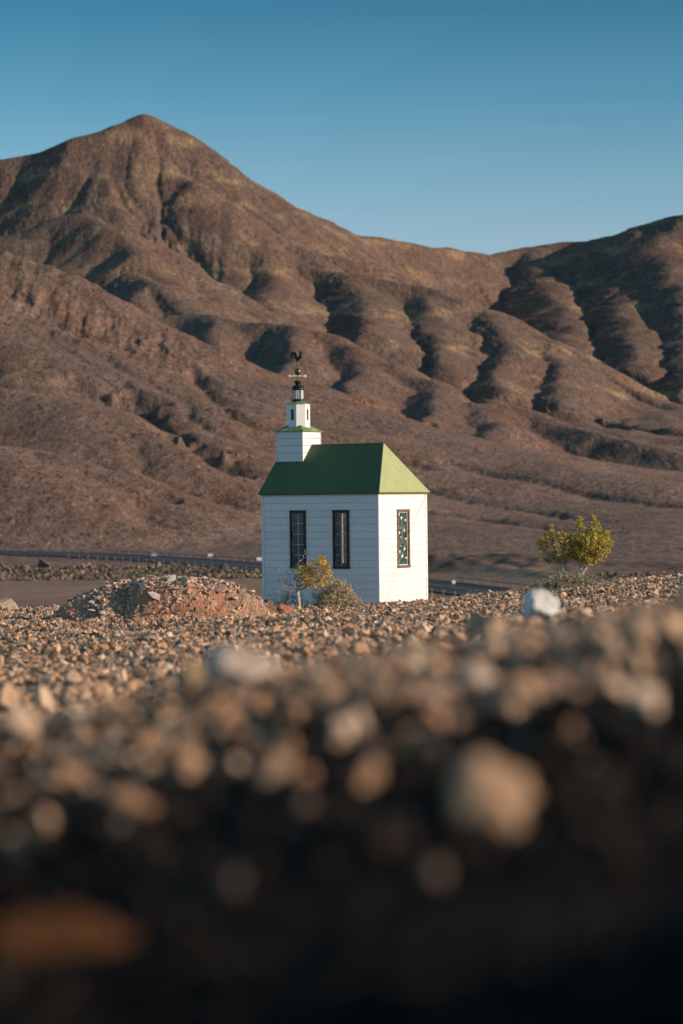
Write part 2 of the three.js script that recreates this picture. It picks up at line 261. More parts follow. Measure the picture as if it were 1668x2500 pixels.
function height(x, d) {
  const r = Math.hypot(x, d);
  if (d < 45 || r < 60) return plateau(x, d);
  let h = plateau(x, d);
  if (r > 130) {
    const k = sstep(130, 260, r);
    let v = -13.9 + .5 * noise(x / 60, d / 60);
    const mal = sstep(545, 575, d + x * .35) * (1 - sstep(650, 690, d + x * .35)) + .8 * sstep(420, 440, d) * (1 - sstep(470, 490, d)) * sstep(60, 90, x);
    v += mal * (1.2 * noise(x / 9, d / 9) + .8 * noise(x / 4, d / 4) + .3);
    if (r > 640) {
      const inG = sstep(700, 640, Math.abs(x)) * sstep(640, 720, d) * sstep(3900, 3700, d);
      const base = Math.abs(x) < 1600 && d > 500 ? ridgeSurface(x, d) : apronAt(Math.max(0, d)) * .5;
      v = mix(v, inG > 0 ? mix(base, gridAt(x, d), inG) : base, sstep(640, 690, d));
    }
    h = mix(h, v, k);
    if (r > 330 && r < 1100 && d > 300) {
      const [s, ry, dist] = roadNear(x, d);
      if (dist < 60) h = mix(ry - .25 + s * ROAD_TILT * sstep(40, 10, Math.abs(s)), h, sstep(9, 22, dist));
      if (s > 12 && s < 80 && x > 8 && d < 660) h += (2.2 + .9 * noise(x / 5, d / 5)) * sstep(12, 24, s) * sstep(8, 26, x) * sstep(85, 55, x) * sstep(80, 45, s) * sstep(400, 440, d);   // cut bank beyond the road
    }
  }
  if (r > 700) {                                    // rock relief finer than the grid
    const calm = inGrid(x, d) ? sstep(.26, .58, Math.hypot(gridAt(x + 6, d) - gridAt(x - 6, d), gridAt(x, d + 6) - gridAt(x, d - 6)) / 12) : .5;
    const k = (rough(x, d) * .8 + .3) * mix(.12, 1, calm), far = sstep(700, 1300, d), far2 = sstep(1400, 2300, d);
    const q = h / 12 + .8 * fbm(x / 120, d / 120, 3), fr = q - Math.floor(q);       // hard beds stand out as ledges high on the mountain
    h += sstep(2000, 2600, d) * sstep(.2, .5, calm) * rough(x + 300, d) * 2.6 * (sstep(.30, .70, fr) - fr);
    h += sstep(-66, -100, x) * sstep(1330, 1400, d) * sstep(1530, 1470, d) * (.55 + .9 * noise(x / 40, d / 40 + 3)) * (3.6 * noise(x / 7.5 + .6 * noise(x / 9, d / 14), d / 46) + 1.6 * noise(x / 3, d / 26));   // ribbed rock face of the left hill
    h += k * far * (1.2 * Math.abs(noise(x / 22, d / 34)) + .8 * noise(x / 9, d / 15) + mix(.45, .75, far2) * noise(x / 4.4, d / 8) + mix(.25, .55, far2) * noise(x / 2.4, d / 4.5)) + (1 - far) * (.18 * noise(x / 5, d / 5));
  }
  return h;
}
const groundY = (x, z) => height(x, -z);

// rings of radius r crossed by rays; finer inside the view
function rays(inner, outer) {
  const a = [];
  for (let k = 0; k <= inner; k++) a.push((-1 + 2 * k / inner) * .168);
  const s = []; for (let k = 1; k <= outer; k++) s.push(.168 + (Math.PI - .168) * Math.pow(k / outer, 2.2));
  return [...s.slice().reverse().map(v => -v), ...a, ...s];
}
function ringMesh(angles, radii, colorAt, uvScale) {
  const na = angles.length, nr = radii.length, pos = new Float32Array(na * nr * 3), uv = new Float32Array(na * nr * 2), idx = [];
  for (let j = 0; j < nr; j++) for (let i = 0; i < na; i++) {
    const x = radii[j] * Math.sin(angles[i]), d = radii[j] * Math.cos(angles[i]), o = j * na + i;
    pos[o * 3] = x; pos[o * 3 + 1] = height(x, d); pos[o * 3 + 2] = -d; uv[o * 2] = x * uvScale; uv[o * 2 + 1] = d * uvScale * (radii[0] > 300 ? .5 : 1);
    if (i + 1 < na && j + 1 < nr) { const a = o, b = o + 1, c = o + na, e = o + na + 1; idx.push(a, b, c, b, e, c); }
  }
  const g = new THREE.BufferGeometry();
  g.setAttribute('position', new THREE.BufferAttribute(pos, 3)); g.setAttribute('uv', new THREE.BufferAttribute(uv, 2)); g.setIndex(new THREE.BufferAttribute(new Uint32Array(idx), 1));
  g.computeVertexNormals();
  const col = new Float32Array(na * nr * 3), nor = g.attributes.normal.array;
  for (let o = 0; o < na * nr; o++) { const c = colorAt(pos[o * 3], -pos[o * 3 + 2], pos[o * 3 + 1], nor[o * 3 + 1]); col.set(c, o * 3); }
  g.setAttribute('color', new THREE.BufferAttribute(col, 3));
  return g;
}
const geo = (a, b, n) => Array.from({ length: n + 1 }, (_, k) => a * Math.pow(b / a, k / n));
const mixc = (a, b, t) => [mix(a[0], b[0], t), mix(a[1], b[1], t), mix(a[2], b[2], t)];
const speckle = tex(1024, (u, v) => {               // stones and small dark shrubs scattered over the slopes
  let s = .64 + .08 * (pnoise(u, v, 16, 1) - .5) + .10 * (pnoise(u, v, 64, 2) - .5) + .16 * (pnoise(u, v, 190, 3) - .5) + .22 * (pnoise(u, v, 400, 4) - .5);
  const b = pnoise(u, v, 120, 5); if (b > .80) s *= mix(1, .72, sstep(.80, .88, b));
  const w = pnoise(u, v, 150, 6); if (w > .84) s *= mix(1, 1.22, sstep(.84, .9, w));
  return [s * 1.02, s, s * .98];
}, true);
const speckleBump = tex(512, (u, v) => { const s = .5 * pnoise(u, v, 40, 7) + .3 * pnoise(u, v, 110, 8) + .2 * pnoise(u, v, 256, 9); return [s, s, s]; }, false);
function slopeColor(x, d, y, ny) {
  const n1 = fbm(x / 140, d / 140, 3), n2 = fbm(x / 45 + 9, d / 60, 3), n3 = noise(x / 12, d / 14), steep = sstep(.93, .72, ny);
  let c = mixc([.445, .288, .222], [.40, .285, .232], sstep(-.3, .4, n1));
  c = mixc(c, [.52, .285, .185], sstep(.15, .6, n2) * .7);                                 // rusty earth
  const up = sstep(1700, 2600, d);
  c = mixc(c, [.29, .215, .175], steep * .5 * sstep(-.1, .4, n3 + n1));                     // dark lava rock
  const band = Math.sin(y / 7.5 + 2.2 * n1 + n2) * .5 + .5;                                // strata of pale tuff
  c = mixc(c, [.72, .50, .30], up * sstep(.55, .95, band) * sstep(-.15, .35, n2 + n3 * .8) * .85);
  c = mixc(c, [.68, .47, .35], sstep(.5, .8, n3 + n2 * .5) * .35);                        // bare pale soil
  c = mixc(c, [.64, .42, .32], sstep(.955, .985, ny) * .75);                               // paler where the slope is nearly level
  const k = 1 + .2 * noise(x / 5, d / 5); return [c[0] * k, c[1] * k, c[2] * k];
}
function valleyColor(x, d, y, ny) {
  const n = fbm(x / 30, d / 50, 4), m = noise(x / 6, d / 14);
  let c = mixc([.80, .52, .36], [.68, .45, .32], sstep(-.2, .4, n));
  c = mixc(c, [.88, .60, .42], sstep(.2, .6, m) * .5);
  const mal = sstep(545, 575, d + x * .35) * (1 - sstep(650, 690, d + x * .35)) + sstep(420, 440, d) * (1 - sstep(560, 580, d)) * sstep(40, 70, x);
  return mixc(c, [.22, .17, .14], clamp(mal, 0, 1) * .75);
}

// ---------------------------------------------------------------- ground, valley, mountains
const soilTex = tex(512, (u, v) => { const s = .7 + .5 * (pnoise(u, v, 12, 31) - .5) + .35 * (pnoise(u, v, 60, 32) - .5) + .4 * (pnoise(u, v, 200, 33) - .5); return [s, s * .98, s * .96]; }, false);
const soilBump = tex(512, (u, v) => { const s = .5 * pnoise(u, v, 30, 34) + .3 * pnoise(u, v, 90, 35) + .2 * pnoise(u, v, 220, 36); return [s, s, s]; }, false);
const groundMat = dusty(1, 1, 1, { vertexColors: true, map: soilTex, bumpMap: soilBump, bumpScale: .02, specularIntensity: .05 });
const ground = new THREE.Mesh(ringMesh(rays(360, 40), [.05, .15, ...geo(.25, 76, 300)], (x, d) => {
  const r = Math.hypot(x, d), n = fbm(x * 1.5, d * 1.5, 3);
  let c = mixc([.26, .16, .10], [.19, .12, .08], sstep(-.3, .4, n));
  return mixc([.012, .0105, .010], mixc([.06, .044, .034], c, sstep(4.0, 6.6, r)), sstep(1.6, 4.4, r));                                      // foreground shade painted into the soil colour, darkest close by
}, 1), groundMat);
top(ground, 'gravel_ground', 'stony brown gravel plateau sloping down from the camera to the white chapel', '', null, 'structure');
const valleyMat = dusty(1, 1, 1, { vertexColors: true, map: speckle.clone() }); valleyMat.map.repeat.set(1 / 40, 1 / 40); valleyMat.map.needsUpdate = true;
const valley = new THREE.Mesh(ringMesh(rays(420, 40), geo(76, 640, 260), valleyColor, 1), valleyMat);
top(valley, 'valley_floor', 'brown valley floor with rocky scrub strip beyond the gravel plateau', '', null, 'structure');
const mountMat = dusty(1, 1, 1, { vertexColors: true, map: speckle.clone(), bumpMap: speckleBump, bumpScale: .5 });
mountMat.map.repeat.set(1 / 170, 1 / 170); mountMat.map.needsUpdate = true; speckleBump.repeat.set(1 / 130, 1 / 130);
const mountain = new THREE.Mesh(ringMesh(rays(720, 44), [...geo(640, 4200, 1050), 4600, 5200, 6200, 8000, 11000], slopeColor, 1), mountMat);
top(mountain, 'mountains', 'brown volcanic mountain range with gullied slopes behind the chapel', '', null, 'structure');

// ---------------------------------------------------------------- stones
function stoneGeo(s, detail = 1) {
  const g = new THREE.IcosahedronGeometry(1, detail), p = g.attributes.position, dirs = [];
  const keep = seed; seed = s;
  for (let k = 0; k < 9; k++) { const v = new THREE.Vector3(gauss(), gauss(), gauss()).normalize(); dirs.push([v, rr(.55, .85)]); }
  const sx = rr(.8, 1.25), sy = rr(.6, .95), sz = rr(.75, 1.15);
  for (let i = 0; i < p.count; i++) {
    const v = new THREE.Vector3().fromBufferAttribute(p, i).normalize(); let r = 1;
    for (const [n, h] of dirs) { const c = v.dot(n); if (c > h) r = Math.min(r, h / c); }
    r *= 1 + .05 * Math.sin(v.x * 9 + s) * Math.cos(v.y * 7 + v.z * 8);
    p.setXYZ(i, v.x * r * sx, v.y * r * sy, v.z * r * sz);
  }
  seed = keep; const ng = g.index ? g.toNonIndexed() : g; ng.computeVertexNormals(); return ng;
}
function chipGeo(s, n = 11) {                        // a broken, sharp-edged stone
  const keep = seed; seed = s; const pts = [];
  for (let i = 0; i < n; i++) { const v = new THREE.Vector3(gauss(), gauss(), gauss()).normalize().multiplyScalar(rr(.8, 1.1)); v.y *= .72; v.x *= 1.12; pts.push(v); }
  seed = keep; const g = new ConvexGeometry(pts), p = g.attributes.position, uv = []; for (let i = 0; i < p.count; i++) uv.push(p.getX(i) + p.getZ(i) * .3, p.getY(i)); g.setAttribute('uv', new THREE.Float32BufferAttribute(uv, 2)); return g;
}
function lumpGeo(s, detail = 3) {                    // a weathered stone, rounded with dents
  const g = new THREE.IcosahedronGeometry(1, detail), p = g.attributes.position, keep = seed, cuts = []; seed = s;
  cuts.push([new THREE.Vector3(.55, .38, .74).normalize(), .52]);
  for (let k = 0; k < 11; k++) cuts.push([new THREE.Vector3(gauss(), gauss(), gauss()).normalize(), rr(.58, .85)]);
  for (let i = 0; i < p.count; i++) {
    const v = new THREE.Vector3().fromBufferAttribute(p, i).normalize(); let r = 1; for (const [n, h] of cuts) { const c = v.dot(n); if (c > h) r = Math.min(r, h / c); }
    r *= 1 + .14 * noise(v.x * 1.7 + s, v.y * 1.7 + v.z * 1.3) + .12 * noise(v.x * 4 + v.z * 3, v.y * 4 + s) + .05 * noise(v.x * 9 - v.z * 5, v.y * 9); p.setXYZ(i, v.x * r, v.y * r, v.z * r);
  }
  seed = keep; g.computeVertexNormals(); return g;
}
const lumps = [3, 7, 19, 23, 31, 43].map(s => lumpGeo(s, 2));
const stoneGeos = [11, 27, 53, 71, 97, 131].map((s, i) => chipGeo(s, 10 + i));
const fineStones = [211, 227, 253].map(s => stoneGeo(s, 2));
const rockTex = tex(256, (u, v) => { const s = .78 + .4 * (pnoise(u, v, 8, 41) - .5) + .35 * (pnoise(u, v, 30, 42) - .5) + .25 * (pnoise(u, v, 90, 43) - .5); return [s, s * .985, s * .97]; }, false);
const stonePalette = [[.64, .40, .25], [.70, .45, .29], [.54, .33, .20], [.74, .52, .36], [.60, .32, .175], [.78, .59, .44], [.50, .32, .205], [.33, .225, .165], [.38, .285, .225], [.19, .14, .11]];
const stoneMats = stonePalette.map(c => dusty(...c, { map: rockTex })), shadeStoneMats = [[.030, .024, .020], [.045, .033, .027], [.022, .019, .017]].map(c => dusty(...c, { map: rockTex }));  // the second set is darkened: near shade painted into the stones
const chapelSpot = [1.0, 63];
const gravel = [];
function scatter(d0, d1, density, mean, sd) {
  const halfAt = d => .15 * d + 1.0;
  const area = (halfAt(d0) + halfAt(d1)) * (d1 - d0), n = Math.round(area * density);
  for (let k = 0; k < n; k++) {
    let d, h; do { d = rr(d0, d1); h = halfAt(d); } while (rnd() > h / halfAt(d1));
    const x = rr(-h, h), size = clamp(mean * Math.exp(sd * gauss()), mean * .35, mean * (d < 9 ? 1.9 : 3.2));
    gravel.push([x, d, size * .5]);
  }
}
scatter(1.7, 3.2, 150, .034, .4); scatter(3.2, 6, 380, .036, .4); scatter(6, 12, 460, .038, .45); scatter(12, 24, 380, .042, .55); scatter(24, 45, 320, .048, .6); scatter(45, 71, 360, .049, .62);
// a few bigger stones lying about
for (let k = 0; k < 90; k++) { const d = rr(3, 60); gravel.push([rr(-.14, .14) * d, d, rr(.04, .09) * (.25 + d / 60)]); }
for (let k = 0; k < 40; k++) { const d = rr(3.2, 7); gravel.push([rr(-.14, .14) * d, d, rr(.020, .034)]); }
const inChapel = (x, d) => { const dx = x - 0.9 + 0, dd = d - 61.74; const lx = -(dx * -.857 + dd * .515), lz = dx * .515 + dd * .857; return lz > -.05 && lz < 2.4 && lx < .05 && lx > -3.4; };
const gravelOk = gravel.filter(([x, d, r]) => !inChapel(x, d) && !(d > 8 && r < .04 && fbm(x * .8, d * .45, 3) > .28 && hash2(Math.round(x * 1e4), Math.round(d * 1e4)) < .75));   // some bare, dusty patches
gravelOk.sort((a, b) => b[2] / b[1] - a[2] / a[1]);
const q4 = new THREE.Quaternion(), eul = new THREE.Euler(), m4 = new THREE.Matrix4(), sc3 = new THREE.Vector3(), ps3 = new THREE.Vector3();
let shown = 0; const rest = [];
for (const s of gravelOk) {
  const inFrame = Math.abs(s[0]) < .137 * s[1] + s[2] && (EYE - height(s[0], s[1])) / s[1] < .212;
  if (inFrame && shown < 258) {
    const m = part('stone', stoneGeos[Math.floor(rnd() * 6)], (rnd() < mix(1, .20, sstep(3.4, 5.6, s[1])) ? shadeStoneMats[Math.floor(rnd() * 3)] : stoneMats[[0, 1, 2, 4, 6, 0, 7][Math.floor(rnd() * 7)]]), ground);
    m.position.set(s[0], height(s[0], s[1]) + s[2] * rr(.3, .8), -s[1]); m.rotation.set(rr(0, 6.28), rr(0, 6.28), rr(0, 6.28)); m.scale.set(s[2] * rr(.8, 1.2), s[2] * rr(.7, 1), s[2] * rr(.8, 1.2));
    if (shown++) m.name = `stone_${String(shown - 1).padStart(3, '0')}`;
  } else rest.push(s);
}
{
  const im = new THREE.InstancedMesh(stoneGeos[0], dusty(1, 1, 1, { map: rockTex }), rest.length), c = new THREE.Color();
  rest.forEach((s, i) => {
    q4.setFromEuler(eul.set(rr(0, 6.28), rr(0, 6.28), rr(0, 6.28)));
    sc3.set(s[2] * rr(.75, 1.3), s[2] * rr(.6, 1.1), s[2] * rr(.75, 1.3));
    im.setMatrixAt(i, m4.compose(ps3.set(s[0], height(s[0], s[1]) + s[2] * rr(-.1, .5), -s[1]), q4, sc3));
    const p = (s[1] < 3.3 || rnd() < .985 * (1 - sstep(3.3, 5.9, s[1]))) ? (s[1] < 3.2 ? [.018, .015, .0135] : [.042, .032, .027]) : stonePalette[Math.floor(Math.pow(rnd(), 1.08) * 10)], k = rr(.72, 1.28); im.setColorAt(i, c.setRGB(p[0] * k, p[1] * k, p[2] * k));  // close gravel gets near-black colours, painting in the foreground shade
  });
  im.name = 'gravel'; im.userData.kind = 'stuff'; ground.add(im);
}
// the blurred stones close by: [pixel x, pixel y, breadth and height in pixels, colour]
function hitGround(px, py) { for (let d = .4; d < 60; d += d * .004) { const v = P(px, py, d); if (v.y <= height(v.x, d)) return v; } return P(px, py, 20); }
for (const [px, py, w, h, c] of [[875, 1760, 90, 150, 3], [365, 1810, 85, 85, 4], [470, 1862, 100, 100, 0], [720, 1735, 80, 80, 7], [905, 1880, 115, 110, 2], [1065, 1630, 85, 80, 0], [1180, 1662, 140, 70, 5], [1300, 1668, 100, 75, 1], [1215, 1545, 90, 100, 1], [1160, 1535, 70, 80, 0], [640, 1715, 80, 70, 4], [60, 1770, 100, 150, 3], [20, 1720, 80, 110, 0], [110, 1720, 60, 110, 3], [55, 1940, 80, 80, 5], [748, 1970, 115, 105, 9], [575, 2150, 120, 110, 9], [1062, 2125, 130, 110, 9], [1575, 1715, 150, 140, 5], [840, 1775, 90, 130, 5], [1465, 1560, 80, 90, 0], [1640, 1530, 90, 110, 1], [1380, 1560, 70, 80, 2], [250, 1690, 60, 60, 1], [420, 1720, 60, 55, 0], [780, 1650, 70, 60, 3], [930, 1640, 80, 60, 1], [1010, 1700, 90, 80, 4], [1120, 1770, 110, 90, 7], [1400, 1790, 120, 90, 2], [1500, 1680, 120, 80, 3], [330, 1740, 55, 50, 0], [540, 1780, 70, 65, 7], [180, 1660, 50, 50, 3], [700, 1640, 50, 45, 1], [880, 1590, 60, 45, 0], [1010, 1580, 60, 50, 3], [1080, 1560, 55, 45, 1], [1440, 1640, 80, 70, 8], [1260, 1720, 100, 80, 0]]) {
  const v = hitGround(px, py + h * .3), d = -v.z, soft = .0496 * FPX * (1 / d - 1 / 61.5), r = .5 * Math.max(.5, 1 - .55 * soft / w) * d / FPX, m = part('stone', lumps[(px + py) % 6], stoneMats[c], ground);
  m.position.set(v.x, v.y + h * r * .85, v.z); m.scale.set(w * r, h * r * 1.15, (w + h) * .5 * r); m.rotation.set(0, rr(-.5, .4), rr(-.3, .3)); shown++; m.name = `stone_${String(shown - 1).padStart(3, '0')}`;
}
// single rocks one can point at
function rock(name, label, px, py, depth, size, color, s, squash = [1, 1, 1], group) {
  const v = P(px, py, depth), m = new THREE.Mesh(stoneGeo(s, 3), mat(...color, .88, { map: rockTex, bumpMap: soilBump, bumpScale: .01 }));
  m.scale.set(size * squash[0], size * squash[1], size * squash[2]); m.position.copy(v); m.rotation.y = s;
  return top(m, name, label, 'rock', group);
}

// ---------------------------------------------------------------- the chapel
const TH = -31 * Math.PI / 180, W = 3.38, DEEP = 2.42;
const foot = new THREE.Vector3(.9 - .857 * W, 0, -61.745 - .515 * W);
const chapel = thing('chapel', 'small white wooden chapel with green roof and stepped bell tower on the gravel', 'chapel', foot, TH);
const paintTex = tex(1024, (u, v) => {              // white paint over planks: faint grain and dirt
  let s = .955 + .05 * (pnoise(u, v * 1, 6, 51) - .5);
  s += .07 * (pnoise(u * .25, v, 128, 52) - .5) + .05 * (pnoise(u * .5, v, 256, 53) - .5);
  const d = pnoise(u, v, 90, 54); if (d > .87) s *= mix(1, .62, sstep(.87, .96, d));
  return [s, s * .992, s * .975];
}, false);
const paintBump = tex(512, (u, v) => { const s = .6 * pnoise(u * .25, v, 128, 55) + .4 * pnoise(u, v, 128, 56); return [s, s, s]; }, false);
const white = [.89, .87, .89, .85].map((k, i) => mat(k, k * [.985, .99, .975, .985][i], k * [.965, .975, .95, .97][i], .7, { map: paintTex, bumpMap: paintBump, bumpScale: .0015 }));
const rawWood = mat(.68, .60, .52, .9), darkGap = mat(.07, .055, .045, .95), frameDark = mat(.022, .016, .013, .6), frameBrown = mat(.17, .10, .065, .7);
function boardGeo(x0, x1, y0, y1, z0, z1) {
  const g = rbox(x0, x1, y0, y1, z0, z1, .003), uv = g.attributes.uv, p = g.attributes.position, o = rnd(), o2 = rnd();
  for (let i = 0; i < uv.count; i++) uv.setXY(i, p.getX(i) * .45 + o, p.getY(i) * .9 + p.getZ(i) + o2);
  return g;
}
const ROWS = [2.735, 2.668]; for (let i = 0; i < 16; i++) ROWS.push(2.493 - .1768 * i);
function makeWall(pos, ry, w, windows, trim, ins) {
  const sh = new THREE.Shape([[ins, -.25], [w - ins, -.25], [w - ins, 2.72], [ins, 2.72]].map(a => new THREE.Vector2(...a)));
  for (const [a, b, c, d] of windows) sh.holes.push(new THREE.Path([[a, c], [a, d], [b, d], [b, c]].map(q => new THREE.Vector2(...q))));
  const g = new THREE.ExtrudeGeometry(sh, { depth: .08, bevelEnabled: false }); g.translate(0, 0, -.096);
  const wall = part('wall', g, rawWood, chapel); wall.position.copy(pos); wall.rotation.y = ry;
  const [t0, t1] = trim;
  for (let r = 0; r + 1 < ROWS.length; r++) {
    const yt = ROWS[r] - .0055, yb = Math.max(-.25, ROWS[r + 1] + .0055), mid = (yt + yb) / 2; if (yt < -.2) break;
    const cuts = windows.filter(q => mid > q[2] - .0 && mid < q[3]).sort((p, q) => p[0] - q[0]);
    let a = t0 + .004; const spans = [];
    for (const q of cuts) { spans.push([a, q[0]]); a = q[1]; } spans.push([a, w - t1 - .004]);
    for (const [s0, s1] of spans) { const dz = rr(-.002, .001), tilt = rr(-.0015, .0015); const b = part('board', boardGeo(s0, s1, yb, yt, -.0165, dz), white[Math.floor(rnd() * 4)], wall); b.rotation.z = tilt * .6; b.position.y = -tilt * (s0 + s1) / 2 * .6; }
  }
  part('corner_trim', boardGeo(0, t0, -.25, 2.74, -.0165, .009), white[0], wall);
  part('corner_trim', boardGeo(w - t1, w, -.25, 2.74, -.0165, .0085), white[2], wall);
  return wall;
}
const LW = [[.835 + .066, 1.298 - .066, .94, 2.25], [2.078 + .066, 2.547 - .066, .94, 2.25]], RW = [[.895 + .06, 1.505 - .06, .94, 2.25]];
const BW = [[W - LW[1][1], W - LW[1][0], .94, 2.25], [W - LW[0][1], W - LW[0][0], .94, 2.25]];
const wallAt = { front: [new THREE.Vector3(0, 0, 0), 0], right: [new THREE.Vector3(W, 0, 0), Math.PI / 2], back: [new THREE.Vector3(W, 0, -DEEP), Math.PI], left: [new THREE.Vector3(0, 0, -DEEP), -Math.PI / 2] };
makeWall(...wallAt.front, W, LW, [.062, .048], .018);
makeWall(...wallAt.right, DEEP, RW, [.075, .06], .1);
makeWall(...wallAt.back, W, BW, [.06, .06], .018);
makeWall(...wallAt.left, DEEP, [], [.06, .06], .1);
part('floor', box(.1, W - .1, -.05, .02, -DEEP + .1, -.1), rawWood, chapel);
const glass = new THREE.MeshPhysicalMaterial({ color: lin(.80, .78, .74), roughness: .08, transmission: .93, thickness: 0, ior: 1.5 });   // dusty panes
const stain = new THREE.MeshPhysicalMaterial({ roughness: .25, transmission: .25, thickness: 0, map: tex(256, (u, v) => {
  const c = [[.10, .27, .27], [.06, .18, .19], [.16, .36, .33], [.05, .12, .13], [.22, .40, .36], [.12, .30, .25]];
  let bi = 0, b1 = 9, b2 = 9; for (let j = -1; j < 2; j++) for (let i = -1; i < 2; i++) { const X = Math.floor(u * 10) + i, Y = Math.floor(v * 30) + j, k = ((X % 10 + 10) % 10) + ((Y % 30 + 30) % 30) * 57; const q = Math.hypot(X + .15 + .7 * hash2(k, 3) - u * 10, Y + .15 + .7 * hash2(k, 5) - v * 30); if (q < b1) { b2 = b1; b1 = q; bi = k; } else if (q < b2) b2 = q; }
  const p = c[Math.floor(hash2(bi, 77) * 6)], e = b2 - b1 < .09 ? .4 : 1, n = .85 + .4 * (pnoise(u, v, 60, 61) - .3); return [p[0] * .62, p[1] * .5, p[2] * .46].map(q => q * e * n);
}, false) });
const muntinMat = mat(.42, .50, .56, .6), sashMat = mat(.62, .55, .48, .7), flowerMat = mat(.85, .84, .78, .6), crossMat = mat(.16, .11, .085, .7);
function openingPart(at, s0, s1, y0, y1) {           // a plain white-lined opening with a pane, on the far wall
  const w = part('window', merge([box(s0, s0 + .012, y0, y1, -.098, .012), box(s1 - .012, s1, y0, y1, -.098, .012), box(s0 + .012, s1 - .012, y1 - .012, y1, -.098, .012), box(s0 + .012, s1 - .012, y0, y0 + .012, -.098, .012)]), white[0], chapel); w.position.copy(at[0]); w.rotation.y = at[1];
  part('pane', box(s0 + .012, s1 - .012, y0 + .012, y1 - .012, -.094, -.091), glass, w);
}
function windowPart(at, s0, s1, y0, y1, fm, fw, kind) {
  const bars = merge([rbox(s0, s0 + fw, y0 + fw, y1 - fw * .9, -.02, .026), rbox(s1 - fw, s1, y0 + fw, y1 - fw * .9, -.02, .026), rbox(s0 - .004, s1 + .004, y1 - fw * .9, y1, -.02, .03), rbox(s0 - .008, s1 + .008, y0, y0 + fw, -.02, .036)]);
  const w = part('window', bars, fm, chapel); w.position.copy(at[0]); w.rotation.y = at[1];
  const a = s0 + fw, b = s1 - fw, c = y0 + fw, d = y1 - fw * .9, t = kind === 'stained' ? .026 : .014;
  part('sash', merge([box(a, a + t, c, d, -.05, -.012), box(b - t, b, c, d, -.05, -.012), box(a + t, b - t, d - t, d, -.05, -.013), box(a + t, b - t, c, c + t, -.05, -.013)]), kind === 'stained' ? sashMat : mat(.25, .25, .25, .6), w);
  if (kind === 'stained') {
    const g = box(a + t, b - t, c + t, d - t, -.034, -.030), uv = g.attributes.uv; part('stained_pane', g, stain, w);
    const X = x => a + t + (b - a - 2 * t) * (x - 572) / 158, Y = y => d - t - (d - c - 2 * t) * (y - 400) / 995, zf = -.029;
    part('cross', merge([box(X(636), X(654), Y(1005), Y(555), zf - .0015, zf + .004), box(X(592), X(635.5), Y(712), Y(674), zf - .0015, zf + .003), box(X(654.5), X(704), Y(712), Y(674), zf - .0015, zf + .003)]), crossMat, w);
    const petals = new THREE.Shape(); for (let k = 0; k <= 60; k++) { const an = k / 60 * 6.2832, R = .052 * (.42 + .58 * Math.abs(Math.cos(an * 2.5))); k ? petals.lineTo(R * Math.cos(an), R * Math.sin(an)) : petals.moveTo(R, 0); }
    const fg = new THREE.ExtrudeGeometry(petals, { depth: .003, bevelEnabled: false });
    for (const [x, y, k] of [[600, 432, .7], [640, 502, 1], [712, 545, .8], [582, 612, .7], [690, 740, .9], [600, 788, .9], [630, 872, .55], [715, 908, .8], [586, 985, .6], [628, 1045, .5], [690, 1100, 1], [604, 1152, .9], [648, 1237, 1.15], [718, 1275, .8], [592, 1340, .6]]) { const f = part('flower', fg, flowerMat, w); f.position.set(clamp(X(x), a + t + .03, b - t - .03), Y(y), zf); f.scale.set(k * .85, k * .85, 1); f.rotation.z = x; }
  } else {
    part('pane', box(a + t, b - t, c + t, d - t, -.034, -.030), glass, w);
    if (kind === 'clear') {
      const mx = (a + b) / 2, list = [box(mx - .009, mx + .009, c + t, d - t, -.028, -.014)];
      for (let k = 1; k < 5; k++) { const y = mix(d - .02, c - .0, k / 5) + .01; list.push(box(a + t, mx - .0095, y - .008, y + .008, -.028, -.016), box(mx + .0095, b - t, y - .008, y + .008, -.028, -.016)); }
      for (const g of list) part('muntin', g, muntinMat, w);
    }
  }
  return w;
}
windowPart(wallAt.front, .835, 1.298, .874, 2.315, frameDark, .066, 'clear');
windowPart(wallAt.front, 2.078, 2.547, .874, 2.315, frameDark, .066, 'clear');
windowPart(wallAt.right, .895, 1.505, .874, 2.315, frameBrown, .06, 'stained');
for (const q of BW) openingPart(wallAt.back, ...q);
